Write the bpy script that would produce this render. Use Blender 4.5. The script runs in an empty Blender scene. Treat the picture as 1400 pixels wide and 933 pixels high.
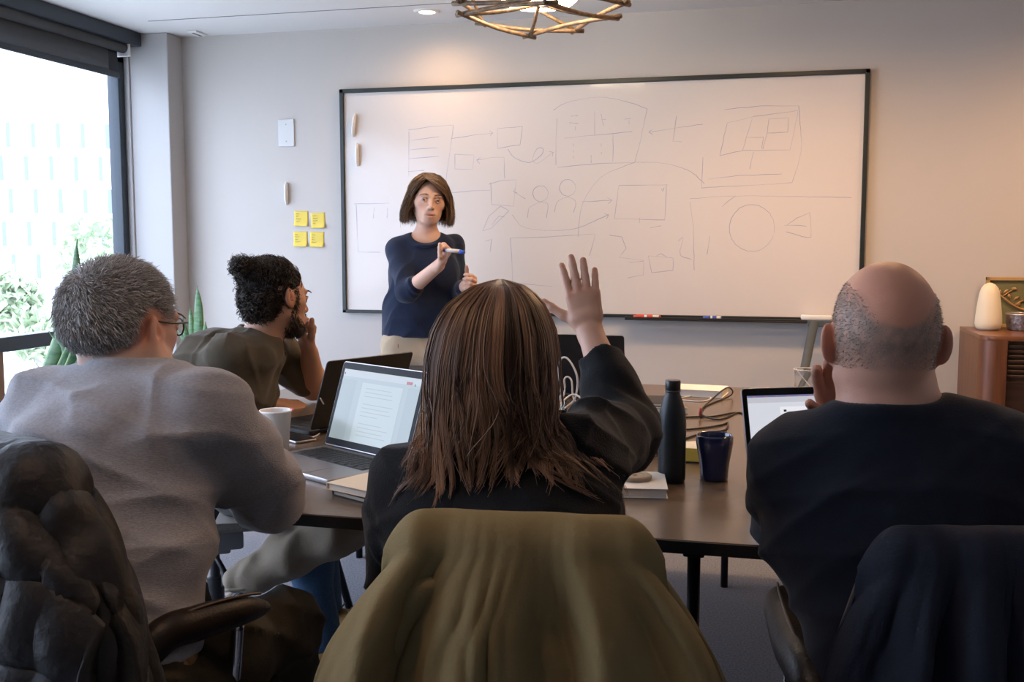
import bpy, bmesh, math, random
import numpy as np
from mathutils import Matrix, Vector, Euler
random.seed(7); RNG = np.random.default_rng(11)
SC = bpy.context.scene
COL = SC.collection

# ------------------------------------------------------------------ camera
F = 1395.0; CX, CY = 700.0, 466.5
YAW = math.radians(14.1); PITCH = math.radians(-5.5); CAMH = 1.30
cam_d = bpy.data.cameras.new('camera'); cam = bpy.data.objects.new('camera', cam_d); COL.objects.link(cam)
cam.location = (0, 0, CAMH); cam.rotation_euler = (math.pi/2 + PITCH, 0, YAW)
cam_d.sensor_width = 36.0; cam_d.lens = 36.0*F/1400.0; cam_d.clip_start = 0.05; cam_d.clip_end = 400
SC.camera = cam
_fw = np.array([-math.sin(YAW)*math.cos(PITCH), math.cos(YAW)*math.cos(PITCH), math.sin(PITCH)])
_rt = np.array([math.cos(YAW), math.sin(YAW), 0.0]); _up = np.cross(_rt, _fw); _C = np.array([0, 0, CAMH])
def _ray(x, y): return _fw + _rt*(x-CX)/F - _up*(y-CY)/F
def P(x, y, dep): return _C + _ray(x, y)*dep                 # pixel + distance along the axis
def onX(x, y, X): d = _ray(x, y); return _C + d*(X/d[0])
def onY(x, y, Y): d = _ray(x, y); return _C + d*(Y/d[1])
def onZ(x, y, Z): d = _ray(x, y); return _C + d*((Z-CAMH)/d[2])

# ------------------------------------------------------------------ world, exposure
w = bpy.data.worlds.new('sky'); SC.world = w; w.use_nodes = True
bg = w.node_tree.nodes['Background']
bg.inputs[0].default_value = (0.66, 0.77, 1.0, 1); bg.inputs[1].default_value = 8.0
SC.view_settings.view_transform = 'Standard'; SC.view_settings.look = 'None'
SC.view_settings.gamma = 1.0; SC.view_settings.use_curve_mapping = False
SC.view_settings.exposure = 0.0
WIN_Y0, WIN_Y1, WIN_X = -0.5, 4.985, -3.45
def area(name, loc, rot, size, power, color, sizey=None, spread=None):
    l = bpy.data.lights.new(name, 'AREA'); o = bpy.data.objects.new(name, l); COL.objects.link(o)
    l.energy = power; l.color = color; l.size = size
    if sizey: l.shape = 'RECTANGLE'; l.size_y = sizey
    if spread: l.spread = spread
    o.location = loc; o.rotation_euler = rot
    return o
por = area('window_portal', (WIN_X-0.12, (WIN_Y0+WIN_Y1)/2, 1.25), (0, -math.pi/2, 0), 2.3, 1, (1, 1, 1), WIN_Y1-WIN_Y0)
por.data.cycles.is_portal = True

# ------------------------------------------------------------------ materials
MATS = {}
def mat(name, color, rough=0.5, metal=0.0, spec=0.5, noise=None, bump=None, trans=0.0, ior=1.45, emit=None, alpha=1.0,
        sheen=0.0, coat=0.0, sss=0.0, attr=None, fibre=None):
    """noise=(scale, strength, color2); bump=(scale, strength[, detail]); fibre=(axis scales) stretches noise."""
    if name in MATS: return MATS[name]
    m = bpy.data.materials.new(name); m.use_nodes = True; MATS[name] = m
    nt = m.node_tree; b = nt.nodes['Principled BSDF']
    c = tuple(color) + (1,)
    b.inputs['Base Color'].default_value = c; b.inputs['Roughness'].default_value = rough
    b.inputs['Metallic'].default_value = metal; b.inputs['Specular IOR Level'].default_value = spec
    b.inputs['IOR'].default_value = ior; b.inputs['Transmission Weight'].default_value = trans
    b.inputs['Alpha'].default_value = alpha
    b.inputs['Sheen Weight'].default_value = sheen; b.inputs['Coat Weight'].default_value = coat
    if sss: b.inputs['Subsurface Weight'].default_value = sss; b.inputs['Subsurface Radius'].default_value = (0.012, 0.005, 0.003); b.inputs['Subsurface Scale'].default_value = 0.6
    if emit: b.inputs['Emission Color'].default_value = tuple(emit[0]) + (1,); b.inputs['Emission Strength'].default_value = emit[1]
    tc = nt.nodes.new('ShaderNodeTexCoord'); vec = tc.outputs['Object']
    if fibre:
        mp = nt.nodes.new('ShaderNodeMapping'); mp.inputs['Scale'].default_value = fibre
        nt.links.new(vec, mp.inputs['Vector']); vec = mp.outputs['Vector']
    col_out = None
    if attr:
        a = nt.nodes.new('ShaderNodeAttribute'); a.attribute_name = attr; col_out = a.outputs['Color']
    if noise:
        n = nt.nodes.new('ShaderNodeTexNoise'); n.inputs['Scale'].default_value = noise[0]; n.inputs['Detail'].default_value = 5
        nt.links.new(vec, n.inputs['Vector'])
        rp = nt.nodes.new('ShaderNodeMapRange'); rp.inputs[1].default_value = 0.35; rp.inputs[2].default_value = 0.65
        rp.inputs[3].default_value = 0; rp.inputs[4].default_value = noise[1]
        nt.links.new(n.outputs['Fac'], rp.inputs[0])
        mx = nt.nodes.new('ShaderNodeMix'); mx.data_type = 'RGBA'
        nt.links.new(rp.outputs[0], mx.inputs[0])
        if col_out: nt.links.new(col_out, mx.inputs[6])
        else: mx.inputs[6].default_value = c
        mx.inputs[7].default_value = tuple(noise[2]) + (1,)
        col_out = mx.outputs[2]
    if col_out: nt.links.new(col_out, b.inputs['Base Color'])
    if bump:
        n2 = nt.nodes.new('ShaderNodeTexNoise'); n2.inputs['Scale'].default_value = bump[0]; n2.inputs['Detail'].default_value = bump[2] if len(bump) > 2 else 4
        nt.links.new(vec, n2.inputs['Vector'])
        bp = nt.nodes.new('ShaderNodeBump'); bp.inputs['Strength'].default_value = bump[1]; bp.inputs['Distance'].default_value = 0.004
        nt.links.new(n2.outputs['Fac'], bp.inputs['Height']); nt.links.new(bp.outputs['Normal'], b.inputs['Normal'])
    return m

# ------------------------------------------------------------------ mesh helpers (vertices in world metres)
LOC = {}
def _link(o): COL.objects.link(o); return o
def tag(o, label, cat, group=None):
    o['label'] = label; o['category'] = cat
    if group: o['group'] = group
    return o
def thing(name, loc, label, cat, group=None):
    o = bpy.data.objects.new(name, None); _link(o); o.location = loc; o.empty_display_size = 0.1
    LOC[o] = np.array(loc, float)
    return tag(o, label, cat, group)
def mesh_from(name, V, Fs, m, smooth=True, mats=None, fmat=None, vcol=None):
    me = bpy.data.meshes.new(name)
    V = np.asarray(V, np.float32)
    if isinstance(Fs, np.ndarray):
        n, k = Fs.shape
        me.vertices.add(len(V)); me.vertices.foreach_set('co', V.ravel())
        me.loops.add(n*k); me.loops.foreach_set('vertex_index', Fs.astype(np.int32).ravel())
        me.polygons.add(n); me.polygons.foreach_set('loop_start', np.arange(0, n*k, k, dtype=np.int32))
        me.update(calc_edges=True)
    else:
        me.from_pydata([tuple(v) for v in V], [], [tuple(f) for f in Fs]); me.update()
    for mm in (mats or [m]): me.materials.append(mm)
    if fmat is not None: me.polygons.foreach_set('material_index', np.asarray(fmat, np.int32))
    if smooth: me.polygons.foreach_set('use_smooth', np.ones(len(me.polygons), bool))
    if vcol is not None:
        a = me.color_attributes.new('tint', 'FLOAT_COLOR', 'POINT')
        c4 = np.ones((len(V), 4), np.float32); c4[:, :3] = vcol; a.data.foreach_set('color', c4.ravel())
    me.validate()
    return me
def add(name, geo, m, parent=None, smooth=False, label=None, cat=None, group=None, kind=None, auto=None, **kw):
    """geo=(verts, faces) in world metres. With a parent it is a part; without one it is a thing with its origin at its base."""
    V, Fs = geo; V = np.asarray(V, float)
    if parent is not None: org = LOC[parent]
    else:
        lo, hi = V.min(0), V.max(0); org = np.array([(lo[0]+hi[0])/2, (lo[1]+hi[1])/2, lo[2]])
    me = mesh_from(name, V-org, Fs, m, smooth, **kw)
    if auto is not None:
        me.polygons.foreach_set('use_smooth', np.ones(len(me.polygons), bool))
        me.set_sharp_from_angle(angle=math.radians(auto))
    o = _link(bpy.data.objects.new(name, me))
    if parent is not None: o.parent = parent; LOC[o] = org
    else: o.location = org; LOC[o] = org
    if label: o['label'] = label
    if cat: o['category'] = cat
    if group: o['group'] = group
    if kind: o['kind'] = kind
    return o
def join(*gs):
    V = []; Fs = []; n = 0
    for v, f in gs:
        v = np.asarray(v, float); V.append(v)
        Fs += [tuple(int(i)+n for i in q) for q in f]; n += len(v)
    return np.concatenate(V), Fs
def M4(loc=(0, 0, 0), rot=(0, 0, 0), R=None):
    m = np.eye(4)
    m[:3, :3] = np.array(Euler(rot).to_matrix()) if R is None else R
    m[:3, 3] = loc
    return m
def xf(geo, m):
    V, Fs = geo; V = np.asarray(V, float)
    return V @ m[:3, :3].T + m[:3, 3], Fs
def box(cx, cy, cz, sx, sy, sz, bev=0.0, seg=2):
    bm = bmesh.new(); bmesh.ops.create_cube(bm, size=1.0)
    for v in bm.verts: v.co = Vector((v.co.x*sx, v.co.y*sy, v.co.z*sz))
    if bev > 0: bmesh.ops.bevel(bm, geom=bm.edges[:], offset=min(bev, 0.49*min(sx, sy, sz)), segments=seg, profile=0.5, affect='EDGES')
    bm.verts.index_update()
    V = np.array([v.co[:] for v in bm.verts]) + np.array([cx, cy, cz]); Fs = [[v.index for v in f.verts] for f in bm.faces]; bm.free()
    return V, Fs
def bx(x0, x1, y0, y1, z0, z1, bev=0.0, seg=2):
    return box((x0+x1)/2, (y0+y1)/2, (z0+z1)/2, abs(x1-x0), abs(y1-y0), abs(z1-z0), bev, seg)
def slab(w_, d_, h_, r, bev=0.002, seg=6):
    """rounded rectangle plate w x d, height h, on z=0, corner radius r"""
    pts = []
    for cx, cy, a0 in ((w_/2-r, d_/2-r, 0), (-w_/2+r, d_/2-r, 90), (-w_/2+r, -d_/2+r, 180), (w_/2-r, -d_/2+r, 270)):
        for i in range(seg+1):
            a = math.radians(a0+90*i/seg); pts.append((cx+r*math.cos(a), cy+r*math.sin(a)))
    return prism(pts, 0, h_, bev)
def prism(pts, z0, z1, bev=0.0):
    n = len(pts); pts = np.array(pts, float); c = pts.mean(0)
    def ring(z, ins):
        q = pts.copy()
        if ins:
            d = q-c; L = np.linalg.norm(d, axis=1, keepdims=True); q = q - d/np.maximum(L, 1e-6)*ins
        return np.c_[q, np.full(n, z)]
    rings = [ring(z0, bev), ring(z0+bev, 0), ring(z1-bev, 0), ring(z1, bev)] if bev else [ring(z0, 0), ring(z1, 0)]
    V = np.concatenate(rings); Fs = []
    for k in range(len(rings)-1):
        for i in range(n):
            j = (i+1) % n; Fs.append((k*n+i, k*n+j, (k+1)*n+j, (k+1)*n+i))
    Fs.append(tuple(range(n-1, -1, -1))); Fs.append(tuple(range((len(rings)-1)*n, len(rings)*n)))
    return V, Fs
def lathe(prof, n=32, loc=(0, 0, 0), cap=True):
    V = []; Fs = []
    for r, z in prof:
        for i in range(n):
            a = 2*math.pi*i/n; V.append((loc[0]+r*math.cos(a), loc[1]+r*math.sin(a), loc[2]+z))
    for k in range(len(prof)-1):
        for i in range(n):
            j = (i+1) % n; Fs.append((k*n+i, k*n+j, (k+1)*n+j, (k+1)*n+i))
    if cap:
        Fs.append(tuple(range(n-1, -1, -1))); Fs.append(tuple(range((len(prof)-1)*n, len(prof)*n)))
    return np.array(V), Fs
def spline(pts, n):
    """Catmull-Rom through pts, n samples"""
    p = np.array(pts, float); m = len(p)
    if m == 2: return p[0] + (p[1]-p[0])*np.linspace(0, 1, n)[:, None]
    q = np.concatenate([[2*p[0]-p[1]], p, [2*p[-1]-p[-2]]]); t = np.linspace(0, m-1-1e-9, n); i = t.astype(int); f = (t-i)[:, None]
    a, b, c, d = q[i], q[i+1], q[i+2], q[i+3]
    return 0.5*(2*b + (c-a)*f + (2*a-5*b+4*c-d)*f**2 + (3*b-a-3*c+d)*f**3)
def tubes(paths, rad, sides=6, flat=1.0):
    """paths (N,M,3); rad (M,) or (N,M). Parallel tubes in one mesh, closed ends. Returns verts, quads array."""
    Pp = np.asarray(paths, float)
    if Pp.ndim == 2: Pp = Pp[None]
    N, M, _ = Pp.shape
    R = np.broadcast_to(np.asarray(rad, float), (N, M))
    T = np.gradient(Pp, axis=1); T /= np.maximum(np.linalg.norm(T, axis=2, keepdims=True), 1e-9)
    mean = T.mean(1); ref = np.where(np.abs(mean[:, 2:3]) > 0.75, np.array([[1.0, 0, 0]]), np.array([[0, 0, 1.0]]))[:, None, :]
    ref = np.broadcast_to(ref, T.shape)
    A = np.cross(T, ref); nA = np.linalg.norm(A, axis=2, keepdims=True)
    A = np.where(nA < 1e-3, np.cross(T, np.array([0.31, 0.9, 0.2])), A); A /= np.linalg.norm(A, axis=2, keepdims=True)
    B = np.cross(T, A)
    ang = 2*math.pi*np.arange(sides)/sides
    V = Pp[:, :, None, :] + R[:, :, None, None]*(np.cos(ang)[None, None, :, None]*A[:, :, None, :] + flat*np.sin(ang)[None, None, :, None]*B[:, :, None, :])
    V = V.reshape(-1, 3)
    n, m, s = np.meshgrid(np.arange(N), np.arange(M-1), np.arange(sides), indexing='ij')
    b0 = (n*M+m)*sides; s2 = (s+1) % sides
    Q = np.stack([b0+s, b0+s2, b0+sides+s2, b0+sides+s], -1).reshape(-1, 4)
    return V, Q
def tube(pts, r, sides=8, n=None, caps=True, flat=1.0):
    p = spline(pts, n) if n else np.array(pts, float)
    rr = np.interp(np.linspace(0, 1, len(p)), np.linspace(0, 1, len(r)), r) if hasattr(r, '__len__') else r
    V, Q = tubes(p, rr, sides, flat); Fs = [tuple(q) for q in Q]
    if caps: Fs += [tuple(range(sides-1, -1, -1)), tuple(range(len(V)-sides, len(V)))]
    return V, Fs
def sheet(G, thick=0.0):
    """G (a,b,3) grid -> surface, with thickness along normals when thick"""
    a, b, _ = G.shape
    i, j = np.meshgrid(np.arange(a-1), np.arange(b-1), indexing='ij')
    q = np.stack([i*b+j, (i+1)*b+j, (i+1)*b+j+1, i*b+j+1], -1).reshape(-1, 4)
    if not thick: return G.reshape(-1, 3), q
    du = np.gradient(G, axis=0); dv = np.gradient(G, axis=1); N = np.cross(du, dv); N /= np.maximum(np.linalg.norm(N, axis=2, keepdims=True), 1e-9)
    V = np.concatenate([G.reshape(-1, 3), (G-N*thick).reshape(-1, 3)]); o = a*b
    side = []
    rim = [k for k in range(b)] + [k*b+b-1 for k in range(1, a)] + [(a-1)*b+k for k in range(b-2, -1, -1)] + [k*b for k in range(a-2, 0, -1)]
    for x, y in zip(rim, rim[1:]+rim[:1]): side.append((x, y, y+o, x+o))
    return V, np.concatenate([q, q[:, ::-1]+o, np.array(side)])
def struct(name, geo, m, **kw):
    o = add(name, geo, m, **kw); o['kind'] = 'structure'; return o
def rotz(a): return np.array([[math.cos(a), -math.sin(a), 0], [math.sin(a), math.cos(a), 0], [0, 0, 1]])
def rx(a): return np.array([[1, 0, 0], [0, math.cos(a), -math.sin(a)], [0, math.sin(a), math.cos(a)]])
def ry(a): return np.array([[math.cos(a), 0, math.sin(a)], [0, 1, 0], [-math.sin(a), 0, math.cos(a)]])

# ------------------------------------------------------------------ smooth-blend solids -> one continuous mesh
class Sdf:
    def __init__(s): s.ops = []; s.disp = None; s.lo = np.full(3, 1e9); s.hi = np.full(3, -1e9)
    def _b(s, c, r):
        c = np.asarray(c, float); s.lo = np.minimum(s.lo, c-r); s.hi = np.maximum(s.hi, c+r)
    def cap(s, a, b, r1, r2=None, k=0.012, op='u'):
        a = np.asarray(a, np.float32); b = np.asarray(b, np.float32); r2 = r1 if r2 is None else r2
        if op == 'u': s._b(a, r1); s._b(b, r2)
        ba = b-a; L2 = float(ba@ba)+1e-12; c = (a+b)/2; R = math.sqrt(L2)/2+max(r1, r2)
        def f(p):
            t = np.clip(((p-a)@ba)/L2, 0, 1)
            q = p-a-t[:, None]*ba
            return np.sqrt(np.einsum('ij,ij->i', q, q)) - (r1+(r2-r1)*t)
        s.ops.append((op, f, k, c, R)); return s
    def chain(s, pts, rads, k=0.012):
        for i in range(len(pts)-1): s.cap(pts[i], pts[i+1], rads[i], rads[i+1], k)
        return s
    def ell(s, c, r, R=None, k=0.012, op='u'):
        c = np.asarray(c, np.float32); r = np.asarray(r, np.float32); Rm = np.eye(3, dtype=np.float32) if R is None else np.asarray(R, np.float32)
        if op == 'u': s._b(c, float(r.max()))
        def f(p):
            q = (p-c)@Rm
            k0 = np.sqrt(((q/r)**2).sum(1)); k1 = np.sqrt(((q/(r*r))**2).sum(1))+1e-6
            return k0*(k0-1)/k1
        s.ops.append((op, f, k, c, float(r.max()))); return s
    def ecap(s, a, b, xa, ra, rb, k=0.02, op='u'):
        """tapered capsule with an elliptical section; xa = direction of the first half-axis"""
        a = np.asarray(a, np.float32); b = np.asarray(b, np.float32); ba = b-a; L = float(np.linalg.norm(ba)); d = ba/L
        x = np.asarray(xa, np.float32); x = x-d*(x@d); x /= np.linalg.norm(x); y = np.cross(d, x)
        if op == 'u': s._b(a, max(ra)); s._b(b, max(rb))
        ra = np.asarray(ra, np.float32); rb = np.asarray(rb, np.float32)
        def f(p):
            q = p-a; h = q@d; t = np.clip(h/L, 0, 1); e = h-t*L
            r = ra[None]+(rb-ra)[None]*t[:, None]
            u = q@x; v = q@y; rm = r.min(1)
            k0 = np.sqrt((u/r[:, 0])**2+(v/r[:, 1])**2+(e/rm)**2)
            k1 = np.sqrt((u/r[:, 0]**2)**2+(v/r[:, 1]**2)**2+(e/rm**2)**2)+1e-6
            return k0*(k0-1)/k1
        s.ops.append((op, f, k, (a+b)/2, L/2+float(max(ra.max(), rb.max())))); return s
    def torus(s, c, n, R, r, k=0.012):
        c = np.asarray(c, np.float32); n = np.asarray(n, np.float32); n = n/np.linalg.norm(n); s._b(c, R+r)
        def f(p):
            q = p-c; h = q@n; w_ = np.sqrt(np.maximum(np.einsum('ij,ij->i', q, q)-h*h, 0))-R
            return np.sqrt(w_*w_+h*h)-r
        s.ops.append(('u', f, k, c, R+r)); return s
    def plane(s, o, n, k=0.004):
        """keep the side opposite to n"""
        o = np.asarray(o, np.float32); n = np.asarray(n, np.float32); n = n/np.linalg.norm(n)
        s.ops.append(('p', lambda p: (p-o)@n, k, o, 1e3)); return s
    def planecut(s, o, n, c, R, k=0.004):
        """plane cut acting only inside the ball (c,R)"""
        o = np.asarray(o, np.float32); n = np.asarray(n, np.float32); n = n/np.linalg.norm(n); c = np.asarray(c, np.float32)
        s.ops.append(('p', lambda p: np.minimum((p-o)@n, R-np.sqrt(((p-c)**2).sum(1))), k, o, 1e3)); return s
    def ev_local(s, p):
        """evaluate points lying in one small region near the surface: far solids are left out"""
        c0 = (p.min(0)+p.max(0))/2; r0 = float(np.sqrt(((p.max(0)-c0)**2).sum()))
        d = np.full(len(p), 1.0, np.float32)
        for op, f, k, c, R in s.ops:
            if op != 'p' and math.dist(c0, c)-R-r0 > 0.085: continue
            e = f(p).astype(np.float32)
            if op == 'u': h = np.maximum(k-np.abs(d-e), 0)/k; d = np.minimum(d, e)-h*h*k/4
            else:
                if op == 's': e = -e
                h = np.maximum(k-np.abs(d-e), 0)/k; d = np.maximum(d, e)+h*h*k/4
        if s.disp is not None: d = d+s.disp(p)
        return d
    def ev(s, p):
        d = np.full(len(p), 1.0, np.float32)
        for op, f, k, c, R in s.ops:
            if op == 'p': msk = slice(None)
            else:
                bd = np.sqrt(((p-c)**2).sum(1))-R
                msk = np.nonzero(bd < (d+k if op == 'u' else k+0.03))[0]
                if not len(msk): continue
            e = f(p[msk]).astype(np.float32); dd = d[msk]
            if op == 'u':
                h = np.maximum(k-np.abs(dd-e), 0)/k; d[msk] = np.minimum(dd, e)-h*h*k/4
            else:
                if op == 's': e = -e
                h = np.maximum(k-np.abs(dd-e), 0)/k; d[msk] = np.maximum(dd, e)+h*h*k/4
        if s.disp is not None:
            near = np.nonzero(np.abs(d) < 0.05)[0]
            if len(near): d[near] += s.disp(p[near])
        return d
    def mesh(s, h=0.004, pad=0.025, B=5):
        lo = s.lo-pad; n = np.ceil((s.hi+pad-lo)/(h*B)).astype(int); nb = n
        ax = [lo[i]+(np.arange(nb[i])*B+(B-1)/2)*h for i in range(3)]
        g = np.stack(np.meshgrid(*ax, indexing='ij'), -1).reshape(-1, 3).astype(np.float32)
        dc = s.ev(g)
        act = np.nonzero(np.abs(dc) < B*h*0.87*1.6+0.012)[0]
        D = np.repeat(np.repeat(np.repeat(dc.reshape(nb), B, 0), B, 1), B, 2)
        off = np.stack(np.meshgrid(*[np.arange(B)]*3, indexing='ij'), -1).reshape(-1, 3)
        bi = np.stack(np.unravel_index(act, nb), -1)*B
        idx = (bi[:, None, :]+off[None]).reshape(-1, 3)
        pts = (lo+idx*h).astype(np.float32)
        g4 = bi//(B*4); key = (g4[:, 0]*1000+g4[:, 1])*1000+g4[:, 2]; order = np.argsort(key, kind='stable'); cut = np.nonzero(np.diff(key[order]))[0]+1
        pts = pts.reshape(len(bi), -1, 3); res = np.empty(pts.shape[:2], np.float32)
        for grp in np.split(order, cut): res[grp] = s.ev_local(pts[grp].reshape(-1, 3)).reshape(len(grp), -1)
        D[idx[:, 0], idx[:, 1], idx[:, 2]] = res.ravel()
        return surface_nets(D, lo, h)
def surface_nets(D, lo, h):
    I = D < 0; nx, ny, nz = D.shape
    cnt = np.zeros((nx-1, ny-1, nz-1), np.int8)
    cor = [(i, j, k) for i in (0, 1) for j in (0, 1) for k in (0, 1)]
    for i, j, k in cor: cnt += I[i:nx-1+i, j:ny-1+j, k:nz-1+k]
    cells = np.argwhere((cnt > 0) & (cnt < 8)); nc = len(cells)
    ids = np.full(cnt.shape, -1, np.int32); ids[cells[:, 0], cells[:, 1], cells[:, 2]] = np.arange(nc)
    val = np.stack([D[cells[:, 0]+i, cells[:, 1]+j, cells[:, 2]+k] for i, j, k in cor], 1)
    acc = np.zeros((nc, 3)); num = np.zeros(nc)
    for a in range(8):
        for b in range(a+1, 8):
            ca, cb = np.array(cor[a]), np.array(cor[b])
            if np.abs(ca-cb).sum() != 1: continue
            va, vb = val[:, a], val[:, b]; x = (va < 0) != (vb < 0)
            t = np.where(x, va/np.where(x, va-vb, 1), 0)
            acc += np.where(x[:, None], ca+(cb-ca)*t[:, None], 0); num += x
    V = lo+(cells+acc/num[:, None])*h
    Q = []
    for ax in range(3):
        u, v = (ax+1) % 3, (ax+2) % 3
        s0 = [slice(0, -1)]*3; s1 = [slice(0, -1)]*3; s1[ax] = slice(1, None)
        # edges starting at node n along ax; need cells around with u-1,v-1
        A = I; sl0 = [slice(None)]*3; sl1 = [slice(None)]*3; sl0[ax] = slice(0, -1); sl1[ax] = slice(1, None)
        ch = A[tuple(sl0)] != A[tuple(sl1)]
        e = np.argwhere(ch)
        e = e[(e[:, u] > 0) & (e[:, v] > 0) & (e[:, u] < D.shape[u]-1) & (e[:, v] < D.shape[v]-1)]
        if not len(e): continue
        ins = A[e[:, 0], e[:, 1], e[:, 2]]
        def cid(du, dv):
            c = e.copy(); c[:, u] += du; c[:, v] += dv; return ids[c[:, 0], c[:, 1], c[:, 2]]
        q = np.stack([cid(-1, -1), cid(0, -1), cid(0, 0), cid(-1, 0)], 1)
        q[~ins] = q[~ins][:, ::-1]
        Q.append(q)
    Q = np.concatenate(Q); Q = Q[(Q >= 0).all(1)]
    return V, Q
def creases(seed, n, freq, amp, dirs=None):
    """cloth folds: warped ridges that come and go over the surface"""
    r = np.random.default_rng(seed); K = r.normal(size=(n, 3)) if dirs is None else np.array([dirs[i % len(dirs)] for i in range(n)])+r.normal(size=(n, 3))*0.25
    K /= np.linalg.norm(K, axis=1, keepdims=True); K = (K*freq*r.uniform(0.6, 1.4, (n, 1))).astype(np.float32); W = (r.normal(size=(n, 3))*freq*0.35).astype(np.float32); Mm = (r.normal(size=(n, 3))*9).astype(np.float32); ph = r.uniform(0, 6.28, (3, n))
    def f(p):
        o = 0
        for i in range(n):
            w_ = np.sin(p@K[i]+ph[0, i]+1.4*np.sin(p@W[i]+ph[1, i])); o = o+(1-np.abs(w_))**2*np.clip(np.sin(p@Mm[i]+ph[2, i]), 0, 1)
        return -o*amp
    return f
def waves(seed, n, freq, amp, aniso=(1, 1, 1)):
    """soft random folds: sum of warped sines"""
    r = np.random.default_rng(seed); K = r.normal(size=(n, 3)); K /= np.linalg.norm(K, axis=1, keepdims=True)
    K = K*np.array(aniso)*freq*r.uniform(0.6, 1.5, (n, 1)); ph = r.uniform(0, 6.28, n); W = r.normal(size=(n, 3))*freq*0.45
    K = K.astype(np.float32); W = W.astype(np.float32)
    def f(p):
        o = 0
        for i in range(n): o = o+np.sin(p@K[i]+ph[i]+1.3*np.sin(p@W[i]+ph[n-1-i]))
        return o*(amp/math.sqrt(n))
    return f

# ------------------------------------------------------------------ room shell
ZC = 2.427; YB = 5.14; XR = 2.35; YR = -1.7; PILX = -3.168; PILY = 4.995
wallm = mat('wall_paint', (0.53, 0.495, 0.465), 0.6, spec=0.35, noise=(3.0, 0.25, (0.51, 0.475, 0.445)), bump=(180, 0.04))
ceilm = mat('ceiling_paint', (0.70, 0.68, 0.67), 0.8, spec=0.2, bump=(120, 0.03))
carpet = mat('carpet', (0.15, 0.155, 0.175), 0.95, spec=0.1, noise=(150, 0.9, (0.26, 0.265, 0.29)), bump=(260, 0.7))
pilm = mat('pillar_paint', (0.44, 0.425, 0.42), 0.6, spec=0.3, bump=(160, 0.03))
dark_alu = mat('dark_window_metal', (0.035, 0.045, 0.055), 0.4, metal=0.3)
black_plastic = mat('black_plastic', (0.012, 0.012, 0.014), 0.45)
white_plastic = mat('white_plastic', (0.78, 0.77, 0.75), 0.4)
struct('floor', bx(-3.50, XR+0.1, YR-0.1, YB+0.1, -0.08, 0), carpet)
struct('ceiling', bx(-3.50, XR+0.1, YR-0.1, YB+0.1, ZC, ZC+0.1), ceilm)
struct('wall_back', bx(-3.50, XR+0.1, YB, YB+0.12, 0, ZC), wallm)
struct('wall_right', bx(XR, XR+0.12, YR, YB, 0, ZC), wallm)
struct('wall_rear', bx(-3.50, XR, YR-0.12, YR, 0, ZC), mat('rear_wall_absorber', (0.16, 0.15, 0.15), 0.7))  # unseen wall, coloured dark to cut the light bounced from behind
struct('wall_pillar', bx(-3.50, PILX, PILY, YB, 0, ZC, 0.006), pilm)
LW = join(bx(-3.50, WIN_X+0.02, YR, WIN_Y0, 0, ZC), bx(-3.50, WIN_X+0.02, WIN_Y0, PILY, 0, 0.10), bx(-3.50, WIN_X+0.02, WIN_Y0, PILY, 2.33, ZC))
struct('wall_left', LW, pilm)
struct('baseboard_back', bx(PILX, XR, YB-0.015, YB, 0, 0.09, 0.003), mat('baseboard_paint', (0.55, 0.53, 0.5), 0.5))
struct('trim_1', bx(-3.1, -0.2, 4.722, 4.726, ZC-0.0025, ZC), mat('ceiling_joint', (0.25, 0.24, 0.23), 0.7))
struct('trim_2', bx(-3.435, -3.40, PILY-0.012, PILY, 0, 2.33, 0.003), pilm)

# window: frame members, transom, mullions, panes
wx0, wx1 = WIN_X-0.05, WIN_X+0.02
win = bpy.data.objects.new('window_1', None); _link(win); win.location = (WIN_X, WIN_Y0, 0.1); LOC[win] = np.array(win.location); win['kind'] = 'structure'
for g in (bx(wx0, wx1, WIN_Y1-0.055, WIN_Y1, 0.1, 2.33, 0.004), bx(wx0, wx1, WIN_Y0, WIN_Y0+0.055, 0.1, 2.33, 0.004),
          bx(wx0, wx1, WIN_Y0, WIN_Y1, 0.1, 0.16, 0.004), bx(wx0, wx1, WIN_Y0, WIN_Y1, 2.27, 2.33, 0.004)):
    add('window_frame', g, dark_alu, win, auto=40)
add('transom', bx(wx0-0.005, wx1+0.012, WIN_Y0+0.055, WIN_Y1-0.055, 0.795, 0.865, 0.005), dark_alu, win, auto=40)
MUL = 2.3
add('mullion', bx(wx0, wx1, MUL-0.03, MUL+0.03, 0.16, 2.27, 0.004), dark_alu, win, auto=40)
add('mullion', bx(wx0, wx1, 3.93, 3.985, 0.16, 0.795, 0.004), mat('brown_post', (0.20, 0.11, 0.06), 0.5), win, auto=40)
glass = mat('window_glass', (1, 1, 1), 0.0, spec=0.5)
gn = glass.node_tree; [gn.nodes.remove(n) for n in list(gn.nodes) if n.type == 'BSDF_PRINCIPLED']
tr = gn.nodes.new('ShaderNodeBsdfTransparent'); gl = gn.nodes.new('ShaderNodeBsdfGlossy'); gl.inputs['Roughness'].default_value = 0.02
mxs = gn.nodes.new('ShaderNodeMixShader'); mxs.inputs[0].default_value = 0.05
gn.links.new(tr.outputs[0], mxs.inputs[1]); gn.links.new(gl.outputs[0], mxs.inputs[2])
gn.links.new(mxs.outputs[0], gn.nodes['Material Output'].inputs[0])
for y0, y1 in ((WIN_Y0+0.055, MUL-0.03), (MUL+0.03, WIN_Y1-0.055)):
    for z0, z1 in ((0.16, 0.795), (0.865, 2.27)):
        add('pane', bx(WIN_X-0.02, WIN_X-0.014, y0, y1, z0, z1), glass, win)

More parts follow.
